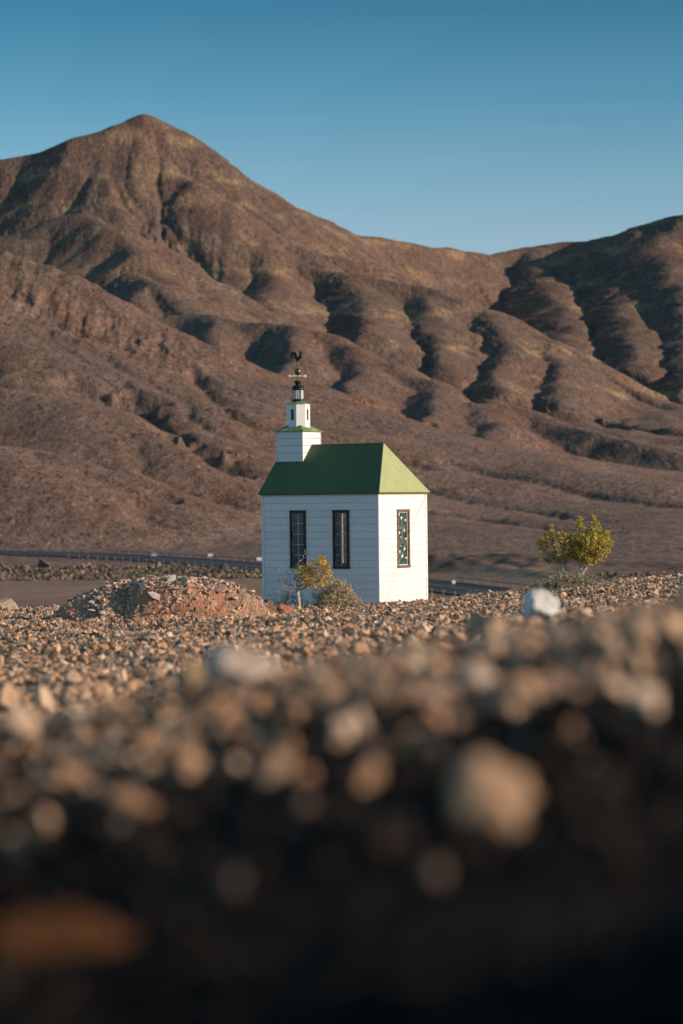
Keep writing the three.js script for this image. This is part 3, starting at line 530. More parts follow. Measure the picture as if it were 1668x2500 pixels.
// roof: a gable over the front, hipped at the far right end
const roofTex = tex(512, (u, v) => { let s = .88 + .10 * (pnoise(u, v, 7, 71) - .5) + .14 * (pnoise(u * .3, v, 60, 72) - .5) + .10 * (pnoise(u, v, 140, 73) - .5); const d = pnoise(u * .35, v, 90, 74); if (d > .86) s *= mix(1, .72, sstep(.86, .95, d)); return [s, s, s * .96]; }, false);
const roofGreen = mat(.095, .145, .062, .9, { map: roofTex }), roofPale = mat(.43, .46, .215, .9, { map: roofTex }), trimPale = mat(.42, .38, .30, .9);
{
  const o = .062, y = 2.742, h = 3.965, A = [-o, y, o], B = [W + o, y, o], C = [W + o, y, -DEEP - o], D = [-o, y, -DEEP - o], E = [-o, h, -DEEP / 2], F = [W - .534, h, -DEEP / 2], lo = p => [p[0], p[1] - .034, p[2]];
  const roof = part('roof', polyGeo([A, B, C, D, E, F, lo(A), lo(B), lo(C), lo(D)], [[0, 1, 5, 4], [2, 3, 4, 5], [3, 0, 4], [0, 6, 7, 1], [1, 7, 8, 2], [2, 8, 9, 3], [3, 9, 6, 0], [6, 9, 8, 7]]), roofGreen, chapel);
  part('hip_sheet', polyGeo([B, C, F, [W - .6, y + .05, -DEEP / 2]], [[0, 1, 2], [0, 3, 1], [0, 2, 3], [1, 3, 2]]), roofPale, roof);   // the end sheet, in a paler green
  const strip = (p, q, r) => { const a = new THREE.Vector3(...p), b = new THREE.Vector3(...q), l = a.distanceTo(b), g = new THREE.BoxGeometry(r, r * .6, l - .02); const m = new THREE.Matrix4().lookAt(a, b, new THREE.Vector3(0, 1, 0)); g.applyMatrix4(m); g.translate((a.x + b.x) / 2, (a.y + b.y) / 2 + .003, (a.z + b.z) / 2); return g; };
  part('hip_trim', strip(B, F, .014), trimPale, roof); part('ridge_trim', strip(E, F, .018), roofGreen, roof);
  part('fascia', merge([box(.0, W, 2.69, 2.7195, .0095, .022), box(W + .0095, W + .022, 2.69, 2.7195, -DEEP, 0)]), trimPale, roof);
}
// bell tower
const TX0 = -.045, TX1 = .755, TZ1 = -.77, TZ0 = -1.65, TCX = .355, TCZ = -1.21;
{
  const t = part('bell_tower', box(TX0 + .018, TX1 - .018, 3.0, 4.30, TZ0 + .018, TZ1 - .018), darkGap, chapel);
  const lines = [4.305, 4.128, 3.945, 3.762, 3.50, 3.3];
  for (let i = 0; i + 1 < lines.length; i++) {
    const a = lines[i + 1] + .004, b = lines[i] - .004;
    part('board', boardGeo(TX0 + .05, TX1 - .04, a, b, TZ1 - .017, TZ1 - .002 - rnd() * .002), white[i % 4], t);
    part('board', boardGeo(TX0 + .05, TX1 - .04, a, b, TZ0 + .002, TZ0 + .017), white[(i + 1) % 4], t);
    for (const [x0, x1] of [[TX1 - .017, TX1 - .002 - rnd() * .002], [TX0 + .002, TX0 + .017]]) { const g = boardGeo(-TZ1 + .03, -TZ0 - .045, a, b, 0, x1 - x0); g.rotateY(Math.PI / 2); g.translate(x0, 0, 0); part('board', g, white[(i + 2) % 4], t); }
  }
  for (const x of [TX0, TX1 - .042]) for (const z of [TZ0, TZ1 - .028]) part('corner_trim', boardGeo(x, x + .042, 3.2, 4.306, z, z + .028), white[0], t);
  const o = .052, y = 4.312, ap = [TCX, 4.58, TCZ], c = [[TX0 - o, y, TZ1 + o], [TX1 + o, y, TZ1 + o], [TX1 + o, y, TZ0 - o], [TX0 - o, y, TZ0 - o]], l = c.map(p => [p[0], p[1] - .014, p[2]]);
  const mossTex = tex(256, (u, v) => { const n = pnoise(u, v, 9, 81) * .6 + pnoise(u, v, 30, 82) * .4, w = sstep(.60, .70, n), d = .8 + .5 * (pnoise(u, v, 50, 83) - .5); return [mix(.19, .62, w) * d, mix(.30, .55, w) * d, mix(.10, .42, w) * d]; }, false);
  const oldGreen = mat(1, 1, 1, .85, { map: mossTex });
  part('tower_roof', polyGeo([...c, ...l, ap], [[0, 1, 8], [1, 2, 8], [2, 3, 8], [3, 0, 8], [0, 4, 5, 1], [1, 5, 6, 2], [2, 6, 7, 3], [3, 7, 4, 0], [4, 7, 6, 5]]), oldGreen, t);
  // octagonal belfry
  const bf = new THREE.Group(); bf.name = 'belfry'; bf.position.set(TCX, 0, TCZ); chapel.add(bf);
  const R = .302, apo = R * Math.cos(Math.PI / 8), side = 2 * R * Math.sin(Math.PI / 8), y0 = 4.33, y1 = 5.005;
  const core = new THREE.CylinderGeometry(R - .03, R - .03, y1 - y0 - .02, 8); core.rotateY(Math.PI / 8); core.translate(0, (y0 + y1) / 2, 0); part('inner_wall', core, darkGap, bf);
  for (let k = 0; k < 8; k++) {
    const open = k % 2 === 0, hw = side / 2 - .0012, s = new THREE.Shape([[-hw, y0], [hw, y0], [hw, y1], [-hw, y1]].map(q => new THREE.Vector2(...q)));
    const oy0 = 4.595, oy1 = 4.868, ow = .044;
    if (open) s.holes.push(new THREE.Path([[-ow, oy0], [-ow, oy1], [ow, oy1], [ow, oy0]].map(q => new THREE.Vector2(...q))));
    const g = new THREE.ExtrudeGeometry(s, { depth: .014, bevelEnabled: false }); g.translate(0, 0, apo - .014);
    const p = part('panel', g, white[k % 4], bf); p.rotation.y = k * Math.PI / 4;
    if (open) {
      const bars = []; for (const dir of [1, -1]) for (let q = -4; q < 12; q++) { const yb = oy0 + q * .030; // diagonal laths, cut to the opening
        let a = -ow, ya = yb, b = ow, y2 = yb + 2 * ow * 1.25; const sl = 1.25; if (ya < oy0) { a += (oy0 - ya) / sl; ya = oy0; } if (y2 > oy1) { b -= (y2 - oy1) / sl; y2 = oy1; } if (b - a < .01) continue;
        const len = Math.hypot(b - a, y2 - ya), g2 = new THREE.BoxGeometry(len, .011, .005); g2.rotateZ(Math.atan2(y2 - ya, b - a)); g2.translate((a + b) / 2, (ya + y2) / 2, apo - .010 - (dir < 0 ? .0055 : 0)); if (dir < 0) g2.applyMatrix4(new THREE.Matrix4().makeScale(-1, 1, 1)); bars.push(g2); if (dir < 0) { const ix = g2.index.array; for (let z = 0; z < ix.length; z += 3) { const tmp = ix[z]; ix[z] = ix[z + 1]; ix[z + 1] = tmp; } } }
      const l = part('lattice', merge(bars), frameBrown, bf); l.rotation.y = k * Math.PI / 4;
    }
  }
  const cap = new THREE.CylinderGeometry(.15, R + .032, .062, 8); cap.rotateY(Math.PI / 8); cap.translate(0, 5.036, 0); part('belfry_roof', cap.toNonIndexed(), oldGreen, bf);
  bf.children.at(-1).geometry.computeVertexNormals();
  // lantern
  const iron = mat(.030, .050, .044, .42, { metalness: .35, map: tex(128, (u, v) => { const r = sstep(.70, .84, pnoise(u, v, 14, 91)), k = .8 + .5 * pnoise(u, v, 40, 92); return [k * mix(.8, 2.4, r) * .5, k * .55, k * mix(.55, .3, r)]; }, false) });
  const frosted = mat(.66, .62, .56, .35);
  const la = part('lantern', new THREE.LatheGeometry([[0, 5.066], [.162, 5.066], [.166, 5.075], [.160, 5.088], [.150, 5.096], [.152, 5.112], [.146, 5.124], [0, 5.124]].map(q => new THREE.Vector2(...q)), 40), iron, chapel); la.position.set(TCX, 0, TCZ);
  part('dome', new THREE.LatheGeometry([[0, 5.366], [.146, 5.366], [.150, 5.375], [.150, 5.398], [.146, 5.404], [.165, 5.412], [.163, 5.42], [.150, 5.437], [.128, 5.462], [.098, 5.484], [.060, 5.497], [.055, 5.508], [.062, 5.516], [.082, 5.54], [.093, 5.562], [.090, 5.572], [.070, 5.588], [.03, 5.603], [.014, 5.61], [0, 5.61]].map(q => new THREE.Vector2(...q)), 40), iron, la);
  for (let k = 0; k < 6; k++) {
    const a = Math.PI / 6 + .54 + k * Math.PI / 3, post = box(-.011, .011, 5.124, 5.366, .128, .147); post.rotateY(a); part('post', post, iron, la);
    const b = .54 + k * Math.PI / 3, pane = box(-.056, .056, 5.135, 5.352, .119, .124); pane.rotateY(b); part('lantern_pane', pane, frosted, la);
    const bar = box(-.0035, .0035, 5.135, 5.352, .1245, .129); bar.rotateY(b); part('glazing_bar', bar, mat(.35, .2, .12, .7), la);
  }
  // weather vane
  const rusty = mat(.20, .12, .075, .65, { metalness: .3 }), black = mat(.012, .011, .011, .6), cream = mat(.62, .52, .40, .7);
  const wv = part('weather_vane', new THREE.CylinderGeometry(.013, .016, .5, 8).translate(0, 5.85, 0), rusty, chapel); wv.position.set(TCX, 0, TCZ);
  part('ball', new THREE.SphereGeometry(.088, 32, 20).translate(0, 5.827, 0), mat(.16, .115, .07, .38, { metalness: .55 }), wv);
  const ro = [[815, 150], [835, 152], [846, 168], [864, 180], [849, 190], [856, 216], [838, 224], [838, 258], [845, 292], [832, 332], [806, 360], [776, 382], [762, 398], [756, 432], [716, 432], [712, 404], [690, 408], [664, 432], [682, 400], [692, 374], [676, 352], [662, 326], [650, 298], [632, 304], [622, 342], [610, 312], [628, 284], [658, 276], [650, 258], [628, 244], [600, 256], [582, 292], [572, 338], [548, 304], [541, 258], [555, 212], [590, 176], [640, 160], [682, 182], [706, 222], [716, 268], [728, 296], [750, 300], [774, 282], [790, 240], [797, 198], [790, 178], [789, 160]];
  const rs = new THREE.Shape(ro.map(([x, y]) => new THREE.Vector2((x - 737) * .000963 / .86, 6.077 - (y - 430) * .000963)));
  part('rooster', new THREE.ExtrudeGeometry(rs, { depth: .006, bevelEnabled: false }).translate(0, 0, -.003), black, wv);
  const ar = [[-.258, .002], [-.205, .040], [-.192, .036], [-.200, .012], [.165, .009], [.185, .034], [.240, .034], [.226, .012], [.242, .008], [.228, -.004], [.240, -.030], [.185, -.030], [.165, -.007], [-.200, -.009], [-.192, -.032], [-.205, -.036]];
  const arrow = part('arrow', new THREE.ExtrudeGeometry(new THREE.Shape(ar.map(q => new THREE.Vector2(...q))), { depth: .008, bevelEnabled: false }).translate(0, 0, -.004), cream, wv);
  arrow.position.y = 5.716; arrow.rotation.set(0, .54 + .35, 0);
}
shade(chapel);
// stay wire from the eave down across the right wall
{
  const L = (x, y, z) => new THREE.Vector3(x, y, z).applyAxisAngle(new THREE.Vector3(0, 1, 0), TH).add(foot);
  const c = new THREE.CatmullRomCurve3([L(W + .012, 2.70, -DEEP + .03), L(W + .055, 1.72, -1.42), L(W + .085, .86, -.73), L(W + .11, .02, -.12)]);
  top(new THREE.Mesh(new THREE.TubeGeometry(c, 30, .0045, 5), mat(.45, .36, .27, .7)), 'stay_wire', 'thin rusty wire stretched from the chapel eave down across the stained glass window', 'wire');
}

// ---------------------------------------------------------------- heap of rubble left of the chapel
{
  const MD = 47.5, c = P(388, 1500, MD), yG = groundY(c.x, c.z), RX = 2.0, RZ = 1.15, HH = .78;
  const hAt = (x, z) => {
    const a = Math.atan2(z / RZ, x / RX), wob = 1 + .06 * Math.sin(3 * a + 1) + .05 * Math.sin(7 * a), p = Math.hypot(x / RX, z / RZ) / wob;
    let h = HH * (p < 1.05 ? Math.pow(Math.max(0, 1 - Math.pow(p, 3.8)), .85) : 0);
    h *= 1 - .12 * sstep(-.3, -2, x);
    h -= .46 * Math.exp(-(((x + .62) / .34) ** 2) - ((z - .85) / .55) ** 2);               // where earth was dug out
    h -= .25 * Math.exp(-(((x + 1.25) / .30) ** 2) - ((z - .75) / .5) ** 2);
    h += (.06 * noise(x * 2.2, z * 2.2 + 4) + .05 * noise(x * 5, z * 5) + .03 * noise(x * 12, z * 12)) * sstep(1.1, .8, p);
    return h - .12 * sstep(.9, 1.15, p);
  };
  const n = 150, m = 110, pos = [], uv = [], col = [], idx = [];
  for (let j = 0; j <= m; j++) for (let i = 0; i <= n; i++) {
    const x = (i / n * 2 - 1) * RX * 1.15, z = (j / m * 2 - 1) * RZ * 1.15; const hy = hAt(x, z); pos.push(x, hy, z); uv.push(x, z + hy * 1.3);
    const k = sstep(-.2, .35, fbm(x * 1.5, z * 1.5, 3)), cc = mixc([.60, .29, .165], [.60, .38, .25], k); col.push(...cc);
    if (i < n && j < m) { const a = j * (n + 1) + i; idx.push(a, a + n + 1, a + 1, a + 1, a + n + 1, a + n + 2); }
  }
  const g = new THREE.BufferGeometry(); g.setAttribute('position', new THREE.Float32BufferAttribute(pos, 3)); g.setAttribute('uv', new THREE.Float32BufferAttribute(uv, 2)); g.setAttribute('color', new THREE.Float32BufferAttribute(col, 3)); g.setIndex(idx); g.computeVertexNormals();
  const heap = new THREE.Mesh(g, new THREE.MeshStandardMaterial({ vertexColors: true, map: soilTex, bumpMap: soilBump, bumpScale: .03, roughness: .95 }));
  heap.position.set(c.x, yG - .04, c.z);
  top(heap, 'rubble_mound', 'flat-topped heap of reddish earth and broken stones left of the chapel', 'mound');
  const pal = [[.74, .53, .40], [.78, .60, .47], [.68, .45, .33], [.60, .36, .24], [.82, .67, .55], [.50, .34, .25]].map(q => dusty(...q, { map: rockTex }));
  const list = [];
  for (let k = 0; k < 3400; k++) { const x = rr(-1, 1) * RX, z = rr(-.75, 1.05) * RZ; if (Math.hypot(x / RX, z / RZ) > 1.05) continue; list.push([x, z, .022 * Math.exp(.5 * gauss()) + (k < 150 ? rr(.02, .06) : 0)]); }
  for (const [px, py, s] of [[360, 1438, .15], [385, 1462, .16], [412, 1465, .13], [545, 1445, .16], [530, 1440, .10], [505, 1450, .12], [350, 1518, .15], [240, 1530, .17], [440, 1440, .10], [575, 1460, .11], [375, 1515, .12], [330, 1505, .10]]) {
    const t = P(px, py, MD).sub(heap.position); let z = 1.2; for (; z > -.6; z -= .02) if (hAt(t.x, z) >= t.y + z * .035) break; list.push([t.x, z, s * .9]);
  }
  list.sort((a, b) => b[2] - a[2]);
  const im = new THREE.InstancedMesh(stoneGeos[2], mat(1, 1, 1, .9, { map: rockTex }), list.length - 200), cc = new THREE.Color();
  list.forEach(([x, z, s], i) => {
    const y = hAt(x, z) + s * .2;
    if (i < 200) { const o = part(i ? `stone_${String(i + 300).padStart(3, '0')}` : 'stone', stoneGeos[i % 6], pal[Math.floor(rnd() * 6)], heap); o.position.set(x, y, z); o.rotation.set(rr(-.5, .5), rr(0, 6), rr(-.5, .5)); o.scale.set(s * rr(.9, 1.35), s * rr(.5, .8), s * rr(.8, 1.1)); }
    else { q4.setFromEuler(eul.set(rr(0, 6), rr(0, 6), rr(0, 6))); im.setMatrixAt(i - 200, m4.compose(ps3.set(x, y, z), q4, sc3.set(s * rr(.8, 1.3), s * rr(.6, 1), s))); const p = pal[Math.floor(rnd() * 6)].color; im.setColorAt(i - 200, cc.copy(p)); }
  });
  im.name = 'rubble'; im.userData.kind = 'stuff'; heap.add(im);
}
const settle = (px, depth, lift = 0) => { const v = P(px, 1300, depth); v.y = groundY(v.x, v.z) + lift; return v; };
function groundRock(name, label, px, depth, size, color, s, squash, lift) {
  const v = settle(px, depth, size * squash[1] * lift), m = new THREE.Mesh(lumpGeo(s, 4), dusty(...color, { map: rockTex, bumpMap: soilBump, bumpScale: .012 }));
  m.position.copy(v); m.scale.set(size * squash[0], size * squash[1], size * squash[2]); return top(m, name, label, 'rock');
}
groundRock('boulder', 'dark brown rounded boulder, left of two beside the little windswept tree', 655, 51.5, .20, [.27, .18, .12], 5, [1, 1.05, .9], .8);
groundRock('boulder', 'reddish brown angular boulder, right of two beside the little windswept tree', 692, 52, .165, [.50, .23, .125], 8, [1.0, 1.0, .9], .85);
groundRock('rock', 'small dark red rock between the tree trunk and the grey-green bush', 746, 59.5, .11, [.26, .13, .085], 13, [1, .7, .9], .4);
groundRock('rock', 'pale rock at the right foot of the grey-green bush', 879, 60.4, .10, [.58, .46, .36], 17, [1.1, .8, .9], .4);
groundRock('rock', 'reddish angular rock on the gravel left of the white stone', 1212, 44, .16, [.38, .23, .155], 21, [1.2, .75, .9], .35);
groundRock('white_stone', 'large blurred white stone on the gravel slope right of the chapel', 1322, 17, .130, [.86, .83, .79], 31, [1.08, .98, .9], .85);
groundRock('rock', 'pale blurred rock at the left edge of the gravel plateau', 12, 60, .33, [.56, .42, .32], 33, [1.2, .75, .9], .6);
groundRock('pale_stone', 'long pale blurred stone near the camera at the front edge of the gravel', 585, 6.0, .066, [.86, .68, .55], 31, [1.45, .85, .9], 1.3);
groundRock('stone', 'upright olive blurred stone beside the long pale one', 472, 6.2, .052, [.62, .44, .25], 39, [.7, 1.2, .9], .9);
groundRock('stone', 'big round orange blurred stone nearest the camera on the right', 1195, 3.28, .055, [.78, .50, .32], 41, [1.02, 1.2, .9], .75);
groundRock('stone', 'orange-tan blurred stone near the right edge of the picture', 1560, 5.2, .046, [.74, .50, .34], 43, [.9, 1.4, .9], .9);
groundRock('stone', 'dark orange blurred stone low in the bottom left corner', 110, 2.95, .075, [.17, .075, .032], 47, [1.3, .6, .9], .6);

// thin black hose across the gravel
{
  const pts = [[100, 31], [300, 33.5], [430, 36], [560, 38.5], [700, 40.5], [834, 42.5], [950, 44], [1057, 46], [1206, 49], [1366, 52], [1560, 55], [1800, 57]].map(([px, d]) => { const v = settle(px, d, .075); v.y += .02 * noise(px, 3); return v; });
  top(new THREE.Mesh(new THREE.TubeGeometry(new THREE.CatmullRomCurve3(pts), 160, .017, 6), dusty(.085, .085, .08)), 'hose', 'thin dark irrigation hose lying across the gravel in front of the chapel', 'hose');
}

// ---------------------------------------------------------------- plants
const leafMat = (more = {}) => new THREE.MeshPhysicalMaterial({ vertexColors: true, roughness: .55, transmission: .3, thickness: 0, specularIntensity: .6, ...more });
class Branches {                                    // a skeleton of twigs that reaches for points in the crown
  constructor() { this.n = []; }
  add(p, parent) { this.n.push({ p: p.clone(), parent, kids: 0, r: 0 }); if (parent >= 0) this.n[parent].kids++; return this.n.length - 1; }
  path(pts, parent = -1) { for (const p of pts) parent = this.add(p, parent); return parent; }
  reach(targets, root, step, from = 0, curl = .12) {
    targets.sort((a, b) => a.distanceTo(root) - b.distanceTo(root));
    const tips = [];
    for (const t of targets) {
      let best = 1e9, bi = from;
      for (let i = from; i < this.n.length; i++) { const q = this.n[i].p, d = q.distanceTo(t), back = q.distanceTo(root) - t.distanceTo(root), s = d + Math.max(0, back + .02) * 3 + this.n[i].kids * step * .35; if (s < best) { best = s; bi = i; } }
      let cur = bi, a = this.n[bi].p.clone(); const L = a.distanceTo(t), k = Math.max(1, Math.round(L / step)), bow = new THREE.Vector3(gauss(), gauss() + .6, gauss()).multiplyScalar(L * curl);
      for (let i = 1; i <= k; i++) { const u = i / k; cur = this.add(a.clone().lerp(t, u).addScaledVector(bow, u * (1 - u) * 2), cur); }
      tips.push(cur);
    }
    return tips;
  }
  geometry(r0, pow, rootR, sides = 5) {
    const n = this.n; for (const q of n) q.s = 0;
    for (let i = n.length - 1; i >= 0; i--) { if (!n[i].kids) n[i].s = Math.pow(r0, pow); if (n[i].parent >= 0) n[n[i].parent].s += n[i].s; }
    const pos = [], nor = [], uv = [], put = (p, d, v) => { pos.push(p.x, p.y, p.z); nor.push(d.x, d.y, d.z); uv.push(v, p.y * 4); };
    const maxR = Math.pow(n[0].s, 1 / pow), k = rootR ? rootR / maxR : 1, R = q => mix(r0, rootR ?? maxR, clamp((Math.pow(q.s, 1 / pow) - r0) / Math.max(1e-6, maxR - r0), 0, 1));
    for (const q of n) {
      if (q.parent < 0) continue; const a = n[q.parent], ax = q.p.clone().sub(a.p); if (ax.lengthSq() < 1e-9) continue; ax.normalize();
      const u = new THREE.Vector3(0, 0, 1).cross(ax); if (u.lengthSq() < 1e-4) u.set(1, 0, 0); u.normalize(); const w = ax.clone().cross(u), rb = R(q), ra = Math.min(R(a), rb * 1.35);
      for (let i = 0; i < sides; i++) {
        const D = t => u.clone().multiplyScalar(Math.cos(t)).addScaledVector(w, Math.sin(t)), d0 = D(i / sides * 6.2832), d1 = D((i + 1) / sides * 6.2832);
        const A = a.p.clone().addScaledVector(d0, ra), B = a.p.clone().addScaledVector(d1, ra), C = q.p.clone().addScaledVector(d0, rb), E = q.p.clone().addScaledVector(d1, rb);
        put(A, d0, i / sides); put(B, d1, i / sides); put(C, d0, i / sides); put(B, d1, i / sides); put(E, d1, i / sides); put(C, d0, i / sides);
      }
    }
    const g = new THREE.BufferGeometry(); g.setAttribute('position', new THREE.Float32BufferAttribute(pos, 3)); g.setAttribute('normal', new THREE.Float32BufferAttribute(nor, 3)); g.setAttribute('uv', new THREE.Float32BufferAttribute(uv, 2)); return g;
  }
}
class Leaves {
  constructor() { this.p = []; this.c = []; }
  leaf(at, dir, len, wid, color) {
    const d = dir.clone().normalize(), s = new THREE.Vector3(gauss(), gauss(), gauss()).cross(d).normalize(), nn = d.clone().cross(s), t = at.clone().addScaledVector(d, len), m = at.clone().addScaledVector(d, len * .5).addScaledVector(nn, -wid * .18), l = at.clone().addScaledVector(d, len * .55).addScaledVector(s, wid * .5), r = at.clone().addScaledVector(d, len * .55).addScaledVector(s, -wid * .5);
    for (const tri of [[at, m, l], [l, m, t], [at, r, m], [r, t, m]]) for (const v of tri) { this.p.push(v.x, v.y, v.z); this.c.push(...color); }
  }
  geometry() { const g = new THREE.BufferGeometry(); g.setAttribute('position', new THREE.Float32BufferAttribute(this.p, 3)); g.setAttribute('color', new THREE.Float32BufferAttribute(this.c, 3)); g.computeVertexNormals(); return g; }
}
const V = (x, y, z) => new THREE.Vector3(x, y, z);
const barkTex = tex(128, (u, v) => { const s = .75 + .4 * (pnoise(u, v, 10, 101) - .5) + .3 * (pnoise(u, v * .4, 40, 102) - .5); return [s, s, s]; }, false);
const paleBark = mat(.58, .48, .40, .85, { map: barkTex }), greyTwig = mat(.30, .24, .19, .9), dryTwig = mat(.24, .17, .115, .9);
const inBlob = (c, r, shell = 0) => { for (;;) { const v = V(rr(-1, 1), rr(-1, 1), rr(-1, 1)), l = v.length(); if (l < 1 && l > shell) return V(c[0] + v.x * r[0], c[1] + v.y * r[1], c[2] + v.z * r[2]); } };
function leafColor(list) { const c = list[Math.floor(rnd() * list.length)], k = rr(.75, 1.25); return [c[0] * k, c[1] * k, c[2] * k]; }
// the windswept tree in front of the chapel: metres right and up of its foot, scale 109 px per metre there
{
  const root = settle(729, 57.0, -.03), t = thing('small_tree', 'little windswept tree with yellow-green leaves only on its right side, before the chapel', 'tree', root);
  const k = 1 / (5.227 * FPX / 57.0), Q = (x, y, z = 0) => V((x - 668) * k, (822 - y) * k, z);
  const b = new Branches();
  const trunkEnd = b.path([Q(672, 830), Q(667, 780, .01), Q(662, 730, .02), Q(656, 680, .02), Q(652, 630, .01), Q(645, 585), Q(648, 548)]);
  const right = b.path([Q(668, 543, .03), Q(700, 530, .05), Q(745, 515, .06), Q(790, 495, .05), Q(840, 472, .05)], trunkEnd);
  const up = b.path([Q(640, 510), Q(642, 470, -.02), Q(640, 425, -.03)], trunkEnd);
  b.path([Q(610, 495, .04), Q(560, 480, .06), Q(515, 468, .06), Q(465, 462, .05)], trunkEnd);
  b.path([Q(690, 470, -.05), Q(730, 430, -.08), Q(775, 380, -.08)], up);
  const bare = []; for (const [x, y] of [[362, 402], [395, 362], [430, 240], [462, 228], [440, 330], [470, 300], [500, 260], [540, 255], [545, 330], [480, 400], [580, 300], [600, 330], [640, 250], [660, 200], [700, 160], [742, 30], [760, 70], [772, 130], [720, 110], [590, 400], [520, 350], [418, 410], [560, 420], [610, 280], [690, 230], [400, 440], [380, 380], [450, 430], [415, 300], [490, 350], [530, 300], [575, 350], [500, 440], [540, 380], [460, 380], [620, 360], [590, 260], [1035, 190], [1000, 105]]) bare.push(Q(x, y, rr(-.15, .15)));
  const tgt = []; for (let i = 0; i < 150; i++) { const a = rnd(), x = mix(660, 1060, a), mid = mix(390, 330, a), hh = mix(120, 175, Math.sin(a * 2.6)); tgt.push(Q(x, mid + rr(-1, 1) * hh * (a > .85 ? .6 : 1), rr(-.28, .28) * (.5 + a))); }
  for (let i = 0; i < 10; i++) tgt.push(Q(rr(930, 1000), rr(110, 230), rr(-.08, .1)));
  b.reach(bare, Q(648, 548), .05, 5, .14);
  const tips = b.reach(tgt, Q(648, 548), .06, 5, .10);
  part('trunk', b.geometry(.0056, 2.1, .046, 6), paleBark, t);
  const lv = new Leaves(), pal = [[.70, .50, .09], [.78, .53, .10], [.60, .46, .09], [.84, .60, .18], [.48, .38, .09], [.72, .42, .08]];
  for (const i of tips) { const q = b.n[i].p, outward = q.clone().sub(Q(800, 400)); const n = 5 + Math.floor(rnd() * 4); for (let j = 0; j < n; j++) lv.leaf(q.clone().add(V(gauss(), gauss(), gauss()).multiplyScalar(.02)), V(gauss() * .6 + outward.x * 1.2 + .2, gauss() * .5 + .55, gauss() * .6 + outward.z), rr(.07, .115), rr(.026, .038), leafColor(pal)); }
  part('foliage', lv.geometry(), leafMat(), t, 'stuff');
}
// the twin-stemmed tree on the right
{
  const D = 58, root = settle(1397, D, .36), t = thing('twin_stem_tree', 'round leafy green tree with two pale stems rising from a low bush on the right', 'tree', root);
  const k = 1 / (3.664 * FPX / D), Q = (x, y, z = 0) => V((x - 570) * k, (655 - y) * k, z);
  const pal1 = [[.46, .35, .08], [.60, .43, .09], [.36, .30, .08], [.70, .49, .12]], pal2 = [[.56, .46, .085], [.70, .54, .10], [.46, .40, .08], [.80, .60, .13], [.38, .34, .08]];
  const b = new Branches(), e = b.path([Q(530, 700), Q(524, 660), Q(505, 630, .02), Q(482, 600, .02), Q(472, 560, .03)]); b.path([Q(462, 520, .05), Q(440, 480, .05), Q(400, 440, .06)], e); b.path([Q(455, 500, .0), Q(430, 420, -.05)], e);
  b.path([Q(512, 615), Q(510, 570, -.03), Q(518, 520, -.05), Q(530, 450, -.06), Q(550, 400, -.06)], 1); b.path([Q(400, 500, .06), Q(330, 440, .08), Q(285, 370, .08)], e);
  const tg = []; for (let i = 0; i < 210; i++) { const p = inBlob([0, 0, 0], [1, 1, 1], .55); tg.push(Q(428 + p.x * 168, 395 - p.y * (p.y > 0 ? 125 : 150), p.z * .33)); }
  for (const [x, y] of [[390, 215], [385, 240], [395, 260], [505, 225], [515, 240], [500, 250], [340, 290], [280, 350], [330, 510], [350, 525]]) for (let i = 0; i < 3; i++) tg.push(Q(x + rr(-10, 10), y + rr(-8, 12), rr(-.08, .08)));
  const tips = b.reach(tg, Q(480, 570), .07, 3, .08);
  part('trunk', b.geometry(.0034, 2.1, .040, 6), paleBark, t);
  const b2 = new Branches(), e2 = b2.path([Q(612, 700), Q(622, 655), Q(650, 630), Q(680, 595), Q(694, 570)]); b2.path([Q(650, 600, .04), Q(636, 570, .05), Q(620, 500, .05)], 2); b2.path([Q(720, 520, .03), Q(750, 450, .03), Q(770, 380)], e2); b2.path([Q(690, 500, -.05), Q(680, 420, -.06)], e2);
  const tg2 = []; for (let i = 0; i < 420; i++) { const p = inBlob([0, 0, 0], [1, 1, 1], .35); tg2.push(Q(745 + p.x * 168 - (p.y < -.3 ? 20 : 0), 400 - p.y * (p.y > 0 ? 165 : 165), p.z * .42)); }
  for (const [x, y, w] of [[655, 165, 14], [650, 195, 22], [640, 230, 35], [775, 150, 12], [778, 185, 20], [790, 220, 30], [870, 285, 18], [905, 380, 12]]) for (let i = 0; i < 9; i++) tg2.push(Q(x + rr(-w, w), y + rr(-14, 18), rr(-.1, .1)));
  for (let i = 0; i < 70; i++) { const p = inBlob([0, 0, 0], [1, 1, 1]); tg2.push(Q(590 + p.x * 60, 400 + p.y * 120, p.z * .3)); }
  const tips2 = b2.reach(tg2, Q(690, 575), .07, 3, .08);
  part('trunk', b2.geometry(.0034, 2.1, .046, 6), paleBark, t);
  for (const [bb, tt, pal, n0, cx, cy] of [[b, tips, pal1, 5, 430, 420], [b2, tips2, pal2, 6, 740, 410]]) {
    const lv = new Leaves(), c = Q(cx, cy);
    for (const i of tt) { const q = bb.n[i].p, o = q.clone().sub(c), n = n0 + Math.floor(rnd() * 3); for (let j = 0; j < n; j++) lv.leaf(q.clone().add(V(gauss(), gauss(), gauss()).multiplyScalar(.025)), V(gauss() * .6 + o.x, gauss() * .5 + .5 + o.y * .5, gauss() * .6 + o.z), rr(.06, .10), rr(.027, .038), leafColor(pal)); }
    part('foliage', lv.geometry(), leafMat(), t, 'stuff');
  }
}
